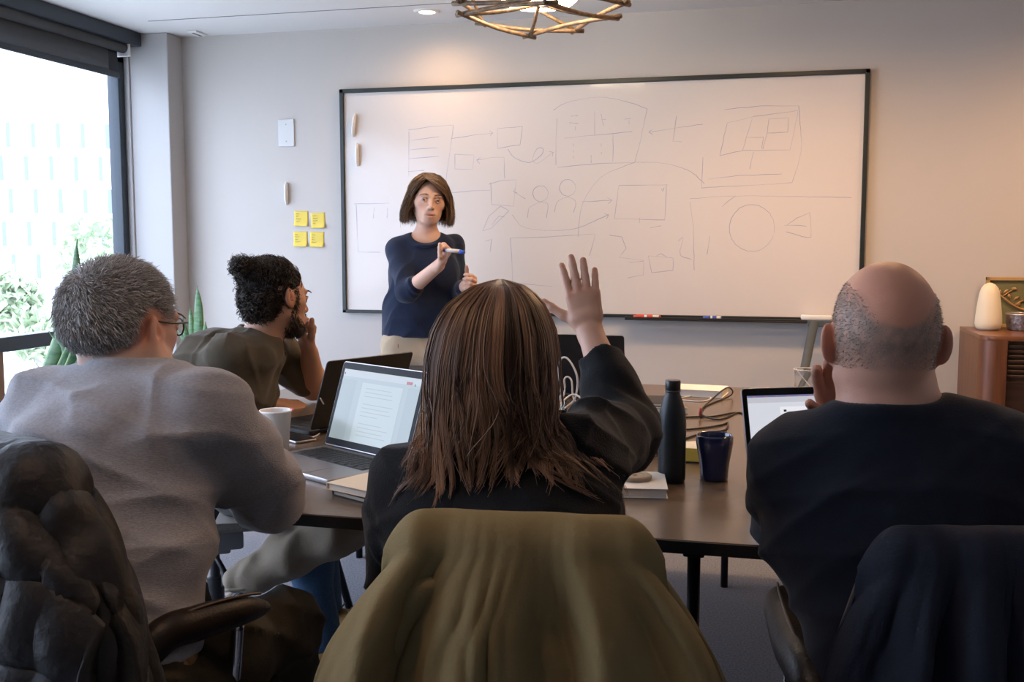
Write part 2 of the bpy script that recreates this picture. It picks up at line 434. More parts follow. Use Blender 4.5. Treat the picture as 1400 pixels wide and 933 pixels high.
# roller blind
bl = thing('roller_blind', (-3.36, 3.2, 2.20), 'dark grey roller blind drawn up at top of window', 'blind')
BLX = -3.365
add('cassette', bx(-3.43, -3.315, WIN_Y0, 4.985, 2.355, ZC-0.001, 0.006), mat('blind_cassette', (0.03, 0.04, 0.055), 0.45), bl, auto=40)
add('roller', tube([(BLX, WIN_Y0+0.02, 2.335), (BLX, 4.90, 2.335)], 0.028, 16), mat('blind_roll', (0.05, 0.05, 0.052), 0.8), bl, smooth=True)
fab = mat('blind_fabric', (0.075, 0.08, 0.088), 0.85, bump=(900, 0.3))
fb = fab.node_tree; pb = fb.nodes['Principled BSDF']; tb = fb.nodes.new('ShaderNodeBsdfTransparent'); mb_ = fb.nodes.new('ShaderNodeMixShader')
nz = fb.nodes.new('ShaderNodeTexNoise'); nz.inputs['Scale'].default_value = 26; nz.inputs['Detail'].default_value = 8
mr = fb.nodes.new('ShaderNodeMapRange'); mr.inputs[1].default_value = 0.3; mr.inputs[2].default_value = 0.7; mr.inputs[3].default_value = 0.03; mr.inputs[4].default_value = 0.09
fb.links.new(nz.outputs['Fac'], mr.inputs[0]); fb.links.new(mr.outputs[0], mb_.inputs[0]); fb.links.new(pb.outputs[0], mb_.inputs[1]); fb.links.new(tb.outputs[0], mb_.inputs[2])
fb.links.new(mb_.outputs[0], fb.nodes['Material Output'].inputs[0])
add('fabric', bx(BLX-0.0295, BLX-0.028, WIN_Y0+0.03, 4.86, 2.205, 2.335), fab, bl)
add('fabric_edge', bx(BLX-0.031, BLX-0.0275, 4.80, 4.875, 2.205, 2.335), mat('blind_hem', (0.025, 0.03, 0.035), 0.8), bl)
add('bottom_bar', bx(BLX-0.036, BLX-0.022, WIN_Y0+0.03, 4.885, 2.175, 2.207, 0.004), mat('blind_bar', (0.03, 0.035, 0.045), 0.5), bl, auto=40)
add('end_bracket', bx(-3.41, -3.33, 4.89, 4.905, 2.29, 2.36, 0.003), white_plastic, bl)

# ceiling fittings
sen = thing('ceiling_vent', (-3.02, 5.03, ZC-0.012), 'small white ceiling fitting in the corner by pillar', 'vent')
add('plate', bx(-3.045, -2.985, 4.985, 5.10, ZC-0.010, ZC-0.0005, 0.003), white_plastic, sen)
add('slot', bx(-3.022, -3.008, 5.0, 5.085, ZC-0.0115, ZC-0.0098), mat('slot_dark', (0.12, 0.12, 0.12), 0.7), sen)
WARM = (1.0, 0.58, 0.28)
lampm = mat('downlight_lens', (1, 0.9, 0.75), 0.4, emit=((1.0, 0.80, 0.55), 9.0))
def downlight(x, y, label, watt, angle=3.0, blend=1.0):
    d = thing('downlight', (x, y, ZC-0.008), label, 'ceiling light', 'recessed downlights')
    add('trim_ring', lathe([(0.040, 0.0075), (0.040, 0.002), (0.044, 0.0), (0.062, 0.003), (0.066, 0.0078)], 32, (x, y, ZC-0.008), cap=False), white_plastic, d, smooth=True)
    add('lens', lathe([(0.0005, 0.004), (0.0405, 0.004)], 32, (x, y, ZC-0.008), cap=False), lampm, d)
    l = bpy.data.lights.new('downlight_beam', 'SPOT'); o = bpy.data.objects.new('downlight_beam', l); COL.objects.link(o)
    l.energy = watt; l.color = WARM; l.spot_size = angle; l.spot_blend = blend; l.shadow_soft_size = 0.07
    o.parent = d; o.location = (0, 0, -0.012)
downlight(-1.65, 4.86, 'recessed downlight in ceiling above the whiteboard beside the twig lamp', 17)
downlight(0.15, 4.12, 'recessed downlight in ceiling near whiteboard and sideboard', 112)
downlight(1.55, 4.3, 'recessed downlight in ceiling over the wooden sideboard', 100)
downlight(-0.82, 0.95, 'recessed downlight in ceiling over the seats with jackets', 25, 2.3)
downlight(-2.1, 3.3, 'recessed downlight in ceiling over end of table', 22)
downlight(0.5, 3.3, 'recessed downlight in ceiling over the right side of table', 50)

# twig chandelier
lc = onZ(737, 2, 2.25); lx, ly = lc[0], lc[1]
ch = thing('twig_pendant_lamp', (lx, ly, 2.17), 'pendant lamp of crossed dark bronze twigs around a glowing shade', 'lamp')
twig = mat('bronze_twig', (0.10, 0.065, 0.04), 0.5, metal=0.2, noise=(40, 0.8, (0.28, 0.17, 0.09)), bump=(60, 0.6))
def ringrods(z, r, n, a0, jit, tilt):
    pts = []
    for i in range(n):
        a = a0+2*math.pi*i/n; pts.append(np.array([lx+r*math.cos(a), ly+r*math.sin(a), z+tilt*math.cos(a*2)]))
    for i in range(n):
        p, q = pts[i], pts[(i+1) % n]; d = (q-p)/np.linalg.norm(q-p); o = 0.035
        m = (p+q)/2+np.array([0, 0, 0.012*(-1)**i])
        add('twig', tube([p-d*o, m, q+d*o], [0.010, 0.0085, 0.0095], 7, 7), twig, ch, smooth=True)
    return pts
r1 = ringrods(2.185, 0.30, 4, 0.35, 0, 0.012)
r2 = ringrods(2.21, 0.335, 5, 0.05, 0, 0.015)
r3 = ringrods(2.31, 0.30, 5, 0.7, 0, 0.02)
for i in range(5):
    add('twig', tube([r2[i], r3[i]+np.array([0, 0, 0.01])], 0.008, 7), twig, ch, smooth=True)
for i in range(4):
    add('twig', tube([r1[i], (r1[i]+np.array([lx, ly, 2.22]))/2, (lx, ly, 2.24)], 0.008, 7, 6), twig, ch, smooth=True)
add('shade', lathe([(0.002, 0.0), (0.13, 0.004), (0.15, 0.02), (0.15, 0.09), (0.14, 0.10), (0.002, 0.10)], 32, (lx, ly, 2.235)), mat('lamp_diffuser', (1, 0.95, 0.85), 0.6, emit=((1.0, 0.78, 0.52), 30.0)), ch, smooth=True)
add('stem', tube([(lx, ly, 2.33), (lx, ly, ZC-0.02)], 0.008, 8), twig, ch, smooth=True)
add('canopy', lathe([(0.02, 0), (0.055, 0.012), (0.06, 0.0185)], 24, (lx, ly, ZC-0.02)), twig, ch, smooth=True)

# wall bits left of the board
sw = thing('wall_plate', onY(392, 202, YB-0.006), 'blank white wall plate above the sticky notes', 'wall plate')
c = onY(392, 182, YB)
add('plate', bx(c[0]-0.047, c[0]+0.047, YB-0.009, YB-0.0005, c[2]-0.073, c[2]+0.073, 0.003), mat('plate_white', (0.60, 0.60, 0.60), 0.45), sw)
for dz in (0.045, -0.045):
    g = xf(lathe([(0.0035, 0), (0.003, 0.0015)], 10), M4((c[0], YB-0.009, c[2]+dz), (math.pi/2, 0, 0)))
    add('screw', g, mat('screw_steel', (0.4, 0.4, 0.4), 0.4, metal=0.8), sw)
def clip(cx, cy, tilt, Y, label):
    c = onY(cx, cy, Y); h = 0.058
    g = tube([(0, -0.006, -h), (0, -0.014, -h*0.6), (0, -0.016, 0), (0, -0.014, h*0.6), (0, -0.006, h)], [0.009, 0.015, 0.017, 0.016, 0.010], 12, 14, flat=0.55)
    o = add('magnetic_clip', xf(g, M4((c[0], Y, c[2]), (0, tilt, 0))), white_plastic, smooth=True, label=label, cat='clip', group='white wall clips')
clip(485, 172, 0.12, YB-0.022, 'white tilted oval clip at top corner of whiteboard')
clip(489.5, 212, 0.0, YB-0.022, 'white upright oval clip on whiteboard, below the tilted one')
clip(393, 265, 0.0, YB, 'white oval clip on the wall just above sticky notes')
notem = mat('sticky_yellow', (0.72, 0.56, 0.10), 0.7, noise=(30, 0.3, (0.70, 0.52, 0.08)))
inkm = mat('note_ink', (0.30, 0.22, 0.08), 0.7)
SN = [((412, 299), 0.03, 'upper sticky note beside the one with curled corner'), ((435, 301.5), -0.04, 'upper'), ((411, 327), 0.0, ''), ((433.5, 327.5), 0.02, '')]
SL = ['yellow sticky note on wall, upper one farther from whiteboard', 'yellow sticky note on wall, upper one nearer to whiteboard',
      'yellow sticky note on wall, lower one farther from whiteboard', 'yellow sticky note on wall, lower one nearer to whiteboard']
for (px, tl, _), lab in zip(SN, SL):
    c = onY(px[0], px[1], YB); s = 0.041
    u = np.linspace(-1, 1, 9); v = np.linspace(-1, 1, 9); U, Vv = np.meshgrid(u, v, indexing='ij')
    G = np.stack([U*s, -0.0015-0.010*np.clip(-Vv, 0, 1)**2*(1+0.5*U), Vv*s], -1)
    t = thing('sticky_note', (c[0], YB, c[2]-s), lab, 'sticky note', 'sticky notes on the wall')
    m = M4((c[0], YB, c[2]), (0, tl, 0))
    gv, gf = sheet(G, 0.0008); add('paper', xf((gv, gf), m), notem, t, smooth=True)
    rows = []
    for k in range(4):
        z = s*(0.62-0.33*k); wd = s*random.uniform(0.35, 0.75)
        p = [(-s*0.75+i*wd/8, -0.003-0.010*max(0, -z/s)**2*1.2, z+random.uniform(-1, 1)*0.002) for i in range(9)]
        rows.append(tube(p, 0.0009, 4))
    add('handwriting', xf(join(*rows), m), inkm, t)

# ------------------------------------------------------------------ outside the window
ext_wall = mat('pale_render', (0.86, 0.86, 0.85), 0.9, noise=(0.4, 0.4, (0.80, 0.81, 0.82)))
ext_glass = mat('far_window_glass', (0.15, 0.175, 0.21), 0.4)
ext_ground = mat('pale_paving', (0.70, 0.71, 0.68), 0.9, noise=(0.3, 0.5, (0.62, 0.66, 0.58)))
o = add('street_ground', bx(-140, -4.2, -60, 140, -4.6, -4.5), ext_ground, kind='structure')
DB = 68.0
bc = P(75, 332, DB); ang = math.atan2(-(bc[0]), bc[1])            # faces back along the line of sight
BR = rotz(ang-0.25)
bld = thing('far_building', (bc[0], bc[1], -4.5), 'pale building with rows of narrow tall windows outside the window', 'building')
def bxf(g): return xf(g, M4((bc[0], bc[1], -4.5), R=BR))
add('facade', bxf(bx(-26, 22, 0, 10, 0, 26)), ext_wall, bld)
px2m = DB/F
for k, zc in enumerate((2.1, 4.25, 6.4, 8.55, 10.7, 12.85)):
    for i in range(-9, 8):
        x = i*1.55+(0.5 if k % 2 else 0.0)
        wn = add('window', bxf(bx(x-0.17, x+0.17, -0.06, 0.02, zc-0.85, zc+0.85)), ext_wall, bld)
        add('pane', bxf(bx(x-0.13, x+0.13, -0.09, -0.06, zc-0.80, zc+0.80)), ext_glass, wn)
add('cornice', bxf(bx(-26, 22, -0.3, 0, 1.0, 1.2)), ext_wall, bld)
leafm = mat('pale_leaf', (0.34, 0.42, 0.26), 0.8); barkm = mat('grey_bark', (0.40, 0.36, 0.33), 0.9)
def tree(px, py, dep, h, r, label, seed, n=900):
    b = P(px, py, dep); b[2] = -4.5; rg = np.random.default_rng(seed)
    t = thing('street_tree', b, label, 'tree', 'young trees outside')
    top = b+np.array([0, 0, h])
    tr_ = [tube([b, b+[0.1, 0, h*0.3], b+[0, 0.1, h*0.6], top], [0.11, 0.08, 0.05, 0.02], 7, 10)]
    for i in range(9):
        a = rg.uniform(0, 6.28); z0 = h*rg.uniform(0.35, 0.7); d = np.array([math.cos(a), math.sin(a), 0])
        tr_.append(tube([b+[0, 0, z0], b+d*r*0.5+[0, 0, z0+r*0.4], b+d*r*rg.uniform(0.7, 1)+[0, 0, z0+r*0.9]], [0.05, 0.03, 0.012], 5, 6))
    add('trunk', join(*tr_), barkm, t, smooth=True)
    c = rg.normal(size=(n, 3)); c = c/np.linalg.norm(c, axis=1, keepdims=True)*rg.uniform(0.3, 1, (n, 1))**0.5*np.array([r, r, r*0.95])+top-[0, 0, r*0.4]
    A = rg.normal(size=(n, 3))*0.12; B_ = rg.normal(size=(n, 3))*0.12
    V = np.stack([c-A, c+B_, c+A, c-B_], 1).reshape(-1, 3); Q = np.arange(n*4).reshape(-1, 4)
    lf = add('foliage', (V, Q), leafm, t); lf['kind'] = 'stuff'
tree(14, 400, 36, 4.2, 1.1, 'bushy pale green tree outside in front of the far building', 1)
tree(52, 400, 30, 3.4, 0.8, 'slim young tree with forked bare trunk outside window', 2, 260)
tree(138, 350, 44, 6.0, 1.9, 'larger hazy green tree outside beside the window frame', 3, 700)
for t_, l_ in zip([o for o in COL.objects if o.name.startswith('street_tree')], ()): pass

# ------------------------------------------------------------------ whiteboard
BX0, BX1, BZ0, BZ1 = -2.225, 0.437, 0.925, 2.108
wb = thing('whiteboard', ((BX0+BX1)/2, YB-0.02, BZ0), 'long whiteboard with black frame and faint blue marker sketches', 'whiteboard')
add('panel', bx(BX0+0.01, BX1-0.01, YB-0.020, YB-0.001, BZ0+0.01, BZ1-0.01), mat('whiteboard_enamel', (0.67, 0.62, 0.585), 0.12, spec=0.5, noise=(2.5, 0.5, (0.65, 0.60, 0.57))), wb)
frm = mat('board_frame', (0.018, 0.024, 0.024), 0.4)
fw_ = 0.021
for g in (bx(BX0, BX1, YB-0.034, YB-0.001, BZ1-fw_, BZ1, 0.002), bx(BX0, BX1, YB-0.034, YB-0.001, BZ0, BZ0+fw_*0.8, 0.002),
          bx(BX0, BX0+fw_, YB-0.034, YB-0.001, BZ0, BZ1, 0.002), bx(BX1-fw_, BX1, YB-0.034, YB-0.001, BZ0, BZ1, 0.002)):
    add('frame_rail', g, frm, wb)
tx0 = onY(855, 434, YB-0.06)[0]; tx1 = onY(1150, 440, YB-0.06)[0]
add('pen_tray', join(bx(tx0, tx1, YB-0.085, YB-0.034, BZ0-0.008, BZ0, 0.002), bx(tx0, tx1, YB-0.085, YB-0.080, BZ0, BZ0+0.008, 0.002)), mat('tray_metal', (0.03, 0.03, 0.03), 0.35, metal=0.4), wb)
ST = [
 [(558,178),(590,173),(620,171)], [(559,180),(559,240)], [(620,172),(614,215),(609,250)], [(562,192),(600,187)], [(559,205),(598,202)], [(558,217),(600,214)], [(558,235),(580,233)],
 [(617,190),(645,185),(674,182)], [(669,179),(674,182),(670,186)], [(680,176),(714,173),(711,198),(680,203),(680,176)], [(622,211),(648,212),(646,232),(622,231),(622,211)],
 [(690,244),(689,215),(670,216),(652,219)], [(657,215),(652,219),(656,224)], [(694,204),(704,216),(724,222),(740,212),(742,203),(734,204),(728,218),(736,223),(756,208)], [(750,207),(756,208),(755,214)],
 [(756,151),(776,140),(820,133),(860,140),(885,149)], [(885,149),(876,190),(868,222)], [(868,222),(815,224),(762,229)], [(760,226),(760,190),(762,162)],
 [(813,152),(813,184)], [(772,189),(820,184),(864,180)], [(838,182),(838,221)], [(780,159),(790,158)], [(778,168),(790,169)], [(787,173),(787,178)], [(822,156),(825,172)], [(822,164),(828,163)], [(854,163),(862,162)], [(860,165),(860,169)], [(784,196),(784,200)], [(784,205),(784,208)], [(784,213),(784,216)], [(808,212),(808,223)], [(822,196),(822,200)], [(822,208),(822,211)],
 [(887,181),(925,175),(961,170)], [(892,177),(887,181),(893,184)], [(925,159),(922,178),(920,193),(932,194)],
 [(868,222),(905,223),(941,233),(963,251)], [(959,258),(960,235),(961,215)], [(959,257),(1020,254),(1083,250)], [(1083,250),(1095,208),(1094,170),(1092,145)], [(1092,145),(1040,145),(990,150)], [(968,245),(1010,240),(1069,238)],
 [(994,168),(1029,160),(1015,206),(984,213),(994,168)], [(1015,206),(1080,205),(1090,160),(1091,151),(1029,160)], [(1022,188),(1044,188),(1041,204)], [(1051,163),(1078,161),(1077,181),(1049,182),(1051,163)], [(1049,182),(1043,204)], [(1030,208),(1025,231)],
 [(943,272),(1005,268),(1090,269),(1164,270)], [(987,283),(996,275),(1006,268)], [(943,276),(948,310),(949,370)], [(970,323),(967,348)],
 [(1107,291),(1109,317),(1105,325),(1075,317)], [(1072,308),(1103,309)], [(1107,291),(1090,298),(1076,308)],
 [(796,276),(815,275),(837,274)], [(830,270),(837,274),(831,279)], [(846,254),(880,253),(913,253)], [(911,253),(909,301)], [(909,301),(875,300),(840,299)], [(840,299),(846,254)], [(874,298),(874,305)], [(889,312),(904,309)], [(904,258),(906,262),(908,256)],
 [(790,324),(796,280),(820,244),(852,228),(868,222)], [(721,298),(724,284),(739,277),(749,280),(747,298)], [(758,290),(762,276),(776,270),(787,276),(784,291)],
 [(668,252),(688,246),(706,246),(702,282),(672,280),(671,250)], [(616,264),(645,261),(670,260)], [(702,262),(718,272)], [(704,258),(702,262),(707,264)],
 [(660,316),(668,296),(684,282),(696,288),(672,312),(660,316)], [(672,308),(682,296),(690,297)], [(700,294),(720,312),(780,314),(832,294)], [(826,292),(832,294),(829,300)],
 [(484,279),(532,278)], [(487,280),(488,310),(490,345)], [(512,284),(510,298)], [(530,284),(529,298)], [(490,345),(520,345)],
 [(698,326),(750,324),(812,320)], [(698,326),(700,360),(701,387)], [(701,387),(755,392)], [(814,320),(806,350)], [(664,330),(672,327),(670,345)],
 [(833,322),(850,324),(856,340),(846,352),(880,356),(880,376),(858,380)], [(860,359),(880,357)], [(886,350),(920,353),(920,370),(891,373),(886,350)], [(896,351),(904,347),(912,352)], [(927,330),(934,325),(930,348),(945,355)]]
for cx_, cy_, r_ in ((1028, 312, 31), (739, 265, 10.5), (776, 257, 11)):
    ST.append([(cx_+r_*math.cos(a), cy_+r_*1.04*math.sin(a)) for a in np.linspace(0.3, 6.5, 22)])
gs = []
for s in ST:
    p = []
    if len(s) in (4, 5, 6, 9) and s[0] != s[-1] and not (s[0] in ((690, 244), (887, 181), (925, 159), (668, 252), (1015, 206))): s = [tuple(q) for q in spline(s, len(s)*6)]
    for (x0, y0), (x1, y1) in zip(s[:-1], s[1:]):
        L = math.hypot(x1-x0, y1-y0); k = max(2, int(L/9))
        for i in range(k): p.append((x0+(x1-x0)*i/k, y0+(y1-y0)*i/k))
    p.append(s[-1])
    q = np.array([onY(x, y, YB-0.0203) for x, y in p])
    q[:, [0, 2]] += RNG.normal(size=(len(q), 2))*0.0007
    d = np.gradient(q, axis=0); nrm = np.stack([-d[:, 2], 0*d[:, 0], d[:, 0]], 1); nrm /= np.maximum(np.linalg.norm(nrm, axis=1, keepdims=True), 1e-9)
    wd = 0.0011+0.0005*np.sin(np.linspace(0, 5, len(q))+len(q))[:, None]
    V = np.concatenate([q-nrm*wd, q+nrm*wd]); n = len(q)
    gs.append((V, [(i, i+1, n+i+1, n+i) for i in range(n-1)]))
mk = mat('marker_ink', (0.30, 0.30, 0.41), 0.6, noise=(9, 0.7, (0.44, 0.42, 0.48)))
add('marker_drawing', join(*gs), mk, wb, kind='stuff', label='faint blue diagrams, boxes, arrows and two stick figures')
def marker(px0, px1, Y, z, c1, label):
    x0 = onY(px0, 434, Y)[0]; x1 = onY(px1, 434, Y)[0]; L = x1-x0
    t = thing('whiteboard_marker', ((x0+x1)/2, Y, z), label, 'marker', 'markers on the pen tray')
    cm = mat('marker_'+c1[0], c1[1], 0.4)
    add('barrel', tube([(x0+L*0.38, Y, z+0.009), (x1-L*0.06, Y, z+0.009)], 0.0088, 12), white_plastic, t, smooth=True)
    add('cap', tube([(x0, Y, z+0.009), (x0+L*0.1, Y, z+0.009), (x0+L*0.12, Y, z+0.009), (x0+L*0.4, Y, z+0.009)], [0.006, 0.0075, 0.0095, 0.0095], 12), cm, t, smooth=True)
    add('end_plug', tube([(x1-L*0.06, Y, z+0.009), (x1, Y, z+0.009)], 0.008, 12), cm, t, smooth=True)
    add('band', tube([(x0+L*0.5, Y, z+0.009), (x0+L*0.72, Y, z+0.009)], 0.00905, 12, caps=False), cm, t, smooth=True)
marker(866, 903, YB-0.06, BZ0+0.0005, ('red', (0.65, 0.06, 0.03)), 'red and white marker lying on the pen tray')
marker(961, 987, YB-0.06, BZ0+0.0005, ('blue', (0.06, 0.10, 0.40)), 'white marker with blue cap lying on the pen tray')
ex0 = onY(1095, 432, YB-0.06)[0]; ex1 = onY(1140, 432, YB-0.06)[0]
er = thing('board_eraser', ((ex0+ex1)/2, YB-0.06, BZ0+0.0005), 'white whiteboard eraser at end of pen tray', 'eraser')
add('handle', bx(ex0, ex1, YB-0.082+0.003, YB-0.036, BZ0+0.009, BZ0+0.03, 0.004), white_plastic, er, auto=40)
add('felt_pad', bx(ex0+0.003, ex1-0.003, YB-0.078, YB-0.038, BZ0+0.0005, BZ0+0.009), mat('grey_felt', (0.4, 0.38, 0.36), 0.95), er)
# grey easel pole leaning beneath the tray
p0 = onY(1113, 441, YB-0.12); p1 = onZ(1093, 600, 0.03); 
d_ = np.array([onY(1097, 520, YB-0.25)-p0])[0]; p1 = p0+d_*((p0[2]-0.02)/(-d_[2]))
es = thing('easel_stand', (p0[0], YB-0.2, 0), 'grey metal easel leg standing under end of pen tray', 'stand')
ste = mat('grey_steel', (0.085, 0.105, 0.125), 0.5, metal=0.2)
add('leg', tube([p0, p1], [0.022, 0.018], 14), ste, es, smooth=True)
p2 = p0+np.array([0.09, 0, 0]); p3 = p1+np.array([0.30, 0.08, 0])
add('leg', tube([p2, p3], [0.022, 0.018], 14), ste, es, smooth=True)
add('crossbar', bx(p0[0]-0.03, p2[0]+0.03, p0[1]-0.015, p0[1]+0.015, p0[2]-0.02, p0[2]+0.012, 0.003), ste, es)
for q_ in (p1, p3): add('foot', lathe([(0.022, 0), (0.024, 0.01), (0.019, 0.03)], 14, (q_[0], q_[1], 0.0)), black_plastic, es, smooth=True)

# ------------------------------------------------------------------ table
TZ = 0.74; TX0, TX1, TY0, TY1 = -1.80, 0.62, 1.907, 4.03
tabm = mat('table_laminate', (0.150, 0.108, 0.074), 0.24, spec=0.55, noise=(7, 0.6, (0.125, 0.090, 0.062)), bump=(300, 0.03))
edgem = mat('table_edge', (0.02, 0.02, 0.022), 0.4)
tab = thing('conference_table', ((TX0+TX1)/2, (TY0+TY1)/2, 0), 'large dark brown meeting table covered with laptops and cables', 'table')
add('tabletop', bx(TX0, TX1, TY0, TY1, TZ-0.026, TZ, 0.002), tabm, tab)
for g in (bx(TX0-0.002, TX1+0.002, TY0-0.003, TY0, TZ-0.026, TZ-0.002), bx(TX0-0.002, TX1+0.002, TY1, TY1+0.003, TZ-0.026, TZ-0.002),
          bx(TX0-0.003, TX0, TY0, TY1, TZ-0.026, TZ-0.002), bx(TX1, TX1+0.003, TY0, TY1, TZ-0.026, TZ-0.002)):
    add('edge_band', g, edgem, tab)
lgm = mat('black_steel', (0.015, 0.015, 0.017), 0.4, metal=0.5)
lg = onZ(948, 760, 0.66)
def tleg(x, y, dx, dy):
    add('leg', tube([(x, y, 0.70), (x+dx, y+dy, 0.0)], 0.014, 10), lgm, tab, smooth=True)
    add('bracket', join(bx(x-0.035, x+0.035, y-0.03, y+0.03, 0.694, 0.714, 0.003), bx(x-0.022, x+0.022, y-0.02, y+0.02, 0.655, 0.70, 0.004)), lgm, tab)
f1 = onZ(478, 832, 0.0)
tleg(lg[0], lg[1]+0.02, 0, 0.0); tleg(f1[0]-0.20, f1[1], 0.20, 0.0); tleg(-1.62, 2.1, 0.0, 0.0); tleg(lg[0], 3.85, 0, 0)
tleg(-1.62, 3.85, 0, 0); tleg(0.50, 3.85, 0, 0); tleg(0.50, 2.1, 0, 0)
add('apron', join(bx(TX0+0.15, TX1-0.15, 2.93, 2.97, 0.66, 0.714), bx(-1.64, -1.60, 2.1, 3.85, 0.67, 0.714)), lgm, tab)

# ------------------------------------------------------------------ laptops
alu = mat('space_grey_aluminium', (0.36, 0.34, 0.34), 0.35, metal=0.75)
blk_lid = mat('black_lid', (0.010, 0.011, 0.013), 0.42)
bezel = mat('screen_bezel', (0.008, 0.008, 0.009), 0.4, spec=0.12)
keym = mat('black_keys', (0.018, 0.018, 0.02), 0.5); gap = mat('key_well', (0.05, 0.05, 0.052), 0.5)
def laptop(x, y, rz, w_, d_, lid, open_deg, shell, label, scr=None, content=None, group='laptops on the meeting table'):
    """origin at the hinge centre; the user sits towards local -y"""
    t = thing('laptop', (x, y, TZ), label, 'laptop', group)
    m = M4((x, y, TZ+0.0005), (0, 0, rz))
    tilt = math.radians(open_deg-90)
    ml = m @ M4((0, 0.0, 0.013), (-tilt, 0, 0))
    def A(n, g, mm, par=t, mx_=m, **k): return add(n, xf(g, mx_), mm, par, **k)
    base = A('base', xf(slab(w_, d_, 0.0125, 0.012, 0.002), M4((0, -d_/2, 0))), shell, auto=35)
    A('key_well', xf(slab(w_*0.86, d_*0.44, 0.0006, 0.004, 0), M4((0, -d_*0.30, 0.0125))), gap, base)
    ks = []
    for r in range(6):
        n = 13 if r < 5 else 8
        kw = w_*0.84/n; kd = d_*0.42/6
        for c in range(n):
            xx = -w_*0.42+kw*(c+0.5); yy = -d_*0.10-kd*(r+0.45); 
            if r == 5:
                ww = kw*0.9*(1.0 if c != 3 else 1.0)
            ks.append(box(xx, yy, 0.0140, kw*0.86, kd*(0.84 if r else 0.5), 0.0016))
    k = A('keys', join(*ks), keym, base); k['kind'] = 'stuff'
    A('trackpad', xf(slab(w_*0.40, d_*0.32, 0.0004, 0.004, 0), M4((0, -d_*0.76, 0.0125))), mat(shell.name+'_pad', tuple(c*0.9 for c in shell.node_tree.nodes['Principled BSDF'].inputs['Base Color'].default_value[:3]), 0.3, metal=0.4), base)
    A('hinge', tube([(-w_*0.4, 0.002, 0.011), (w_*0.4, 0.002, 0.011)], 0.005, 8), blk_lid, base, smooth=True)
    L = A('lid', xf(slab(w_, lid, 0.005, 0.010, 0.0015), M4((0, 0.0, 0), (math.pi/2, 0, 0)) @ M4((0, lid/2+0.002, 0))), shell, mx_=ml, auto=35)
    A('bezel', xf(slab(w_*0.985, lid*0.975, 0.0008, 0.008, 0), M4((0, -0.0050, 0), (math.pi/2, 0, 0)) @ M4((0, lid/2+0.002, 0))), bezel, L, ml)
    if scr:
        sw_, sh = w_*0.915, lid*0.82; yc = lid*0.5+0.002
        ms = ml @ M4((0, -0.0062, 0), (math.pi/2, 0, 0)) @ M4((0, yc, 0))
        A('screen', (np.array([(-sw_/2, -sh/2, 0), (sw_/2, -sh/2, 0), (sw_/2, sh/2, 0), (-sw_/2, sh/2, 0)]), [(0, 1, 2, 3)]), scr, L, ms)
        for nm, mm, rects in content(sw_, sh):
            q = [(np.array([(a, b, 0.0003*z), (c, b, 0.0003*z), (c, d, 0.0003*z), (a, d, 0.0003*z)]), [(0, 1, 2, 3)]) for a, b, c, d, z in rects]
            o_ = A(nm, join(*q), mm, L, ms)
            if len(q) > 1: o_['kind'] = 'stuff'
    A('camera_dot', xf(lathe([(0.0015, 0), (0.0015, 0.0003)], 8), M4((0, -0.0058, lid-0.004), (math.pi/2, 0, 0))), mat('lens_dot', (0.05, 0.05, 0.06), 0.1), L, ml)
    return t
def em(name, c, s): return mat(name, tuple(x*0.08 for x in c), 0.25, emit=(c, s))
def doc_content(tint, page, txt, bar):
    def f(W, Hh):
        R = random.Random(5)
        out = [('page', page, [(-W*0.22, -Hh*0.5, W*0.30, Hh*0.34, 1)]), ('toolbar', bar, [(-W/2, Hh*0.40, W/2, Hh*0.5, 1)])]
        tx = []
        for i in range(13):
            y = Hh*(0.26-0.055*i); a = -W*0.16
            if i in (3, 8): continue
            tx.append((a, y, a+W*R.uniform(0.22, 0.40), y+Hh*0.010, 2))
        out.append(('document_text', txt, tx))
        return out
    return f
scrA = em('screen_pale', (0.58, 0.68, 0.71), 0.52); pgA = em('page_pale', (0.62, 0.72, 0.74), 0.60); txA = em('text_grey', (0.46, 0.54, 0.56), 0.62); barA = em('bar_pale', (0.64, 0.70, 0.73), 0.60)
def contA(W, Hh):
    o = doc_content(None, pgA, txA, barA)(W, Hh)
    o.append(('red_tag', em('tag_red', (0.65, 0.10, 0.15), 0.5), [(W*0.33, Hh*0.40, W*0.40, Hh*0.44, 3), (-W*0.49, Hh*0.42, -W*0.475, Hh*0.45, 3)]))
    o.append(('menu_dot', em('dot_dark', (0.2, 0.2, 0.25), 0.3), [(W*0.43, Hh*0.39, W*0.44, Hh*0.42, 3)]))
    o.append(('sidebar', em('side_pale', (0.55, 0.65, 0.68), 0.50), [(-W*0.5, -Hh*0.5, -W*0.30, Hh*0.36, 1), (W*0.36, -Hh*0.5, W*0.5, Hh*0.36, 1)]))
    return o
th = math.radians(-30)
C_ = np.array([-0.975, 2.145]); ex = np.array([math.cos(th), math.sin(th)]); ey = np.array([-math.sin(th), math.cos(th)])
hc = C_-ex*0.175+ey*0.24
laptop(hc[0], hc[1], th, 0.35, 0.24, 0.232, 108, alu, 'open silver laptop showing a document, beside the paper cup', scrA, contA)
th2 = math.radians(64)+math.pi
bl0 = onZ(424, 594, 0.745); e2 = np.array([math.cos(th2-math.pi), math.sin(th2-math.pi)])
hb = bl0[:2]+e2*0.17
laptop(hb[0], hb[1], th2, 0.34, 0.235, 0.225, 112, blk_lid, 'open black laptop seen from behind, facing the man with hair bun', em('screen_off', (0.02, 0.02, 0.025), 0.2), lambda W, H_: [])
laptop(-0.66, 3.62, math.pi-0.02, 0.345, 0.235, 0.225, 104, blk_lid, 'open black laptop seen from behind amid cables near far table edge', em('screen_off', (0.02, 0.02, 0.025), 0.2), lambda W, H_: [])
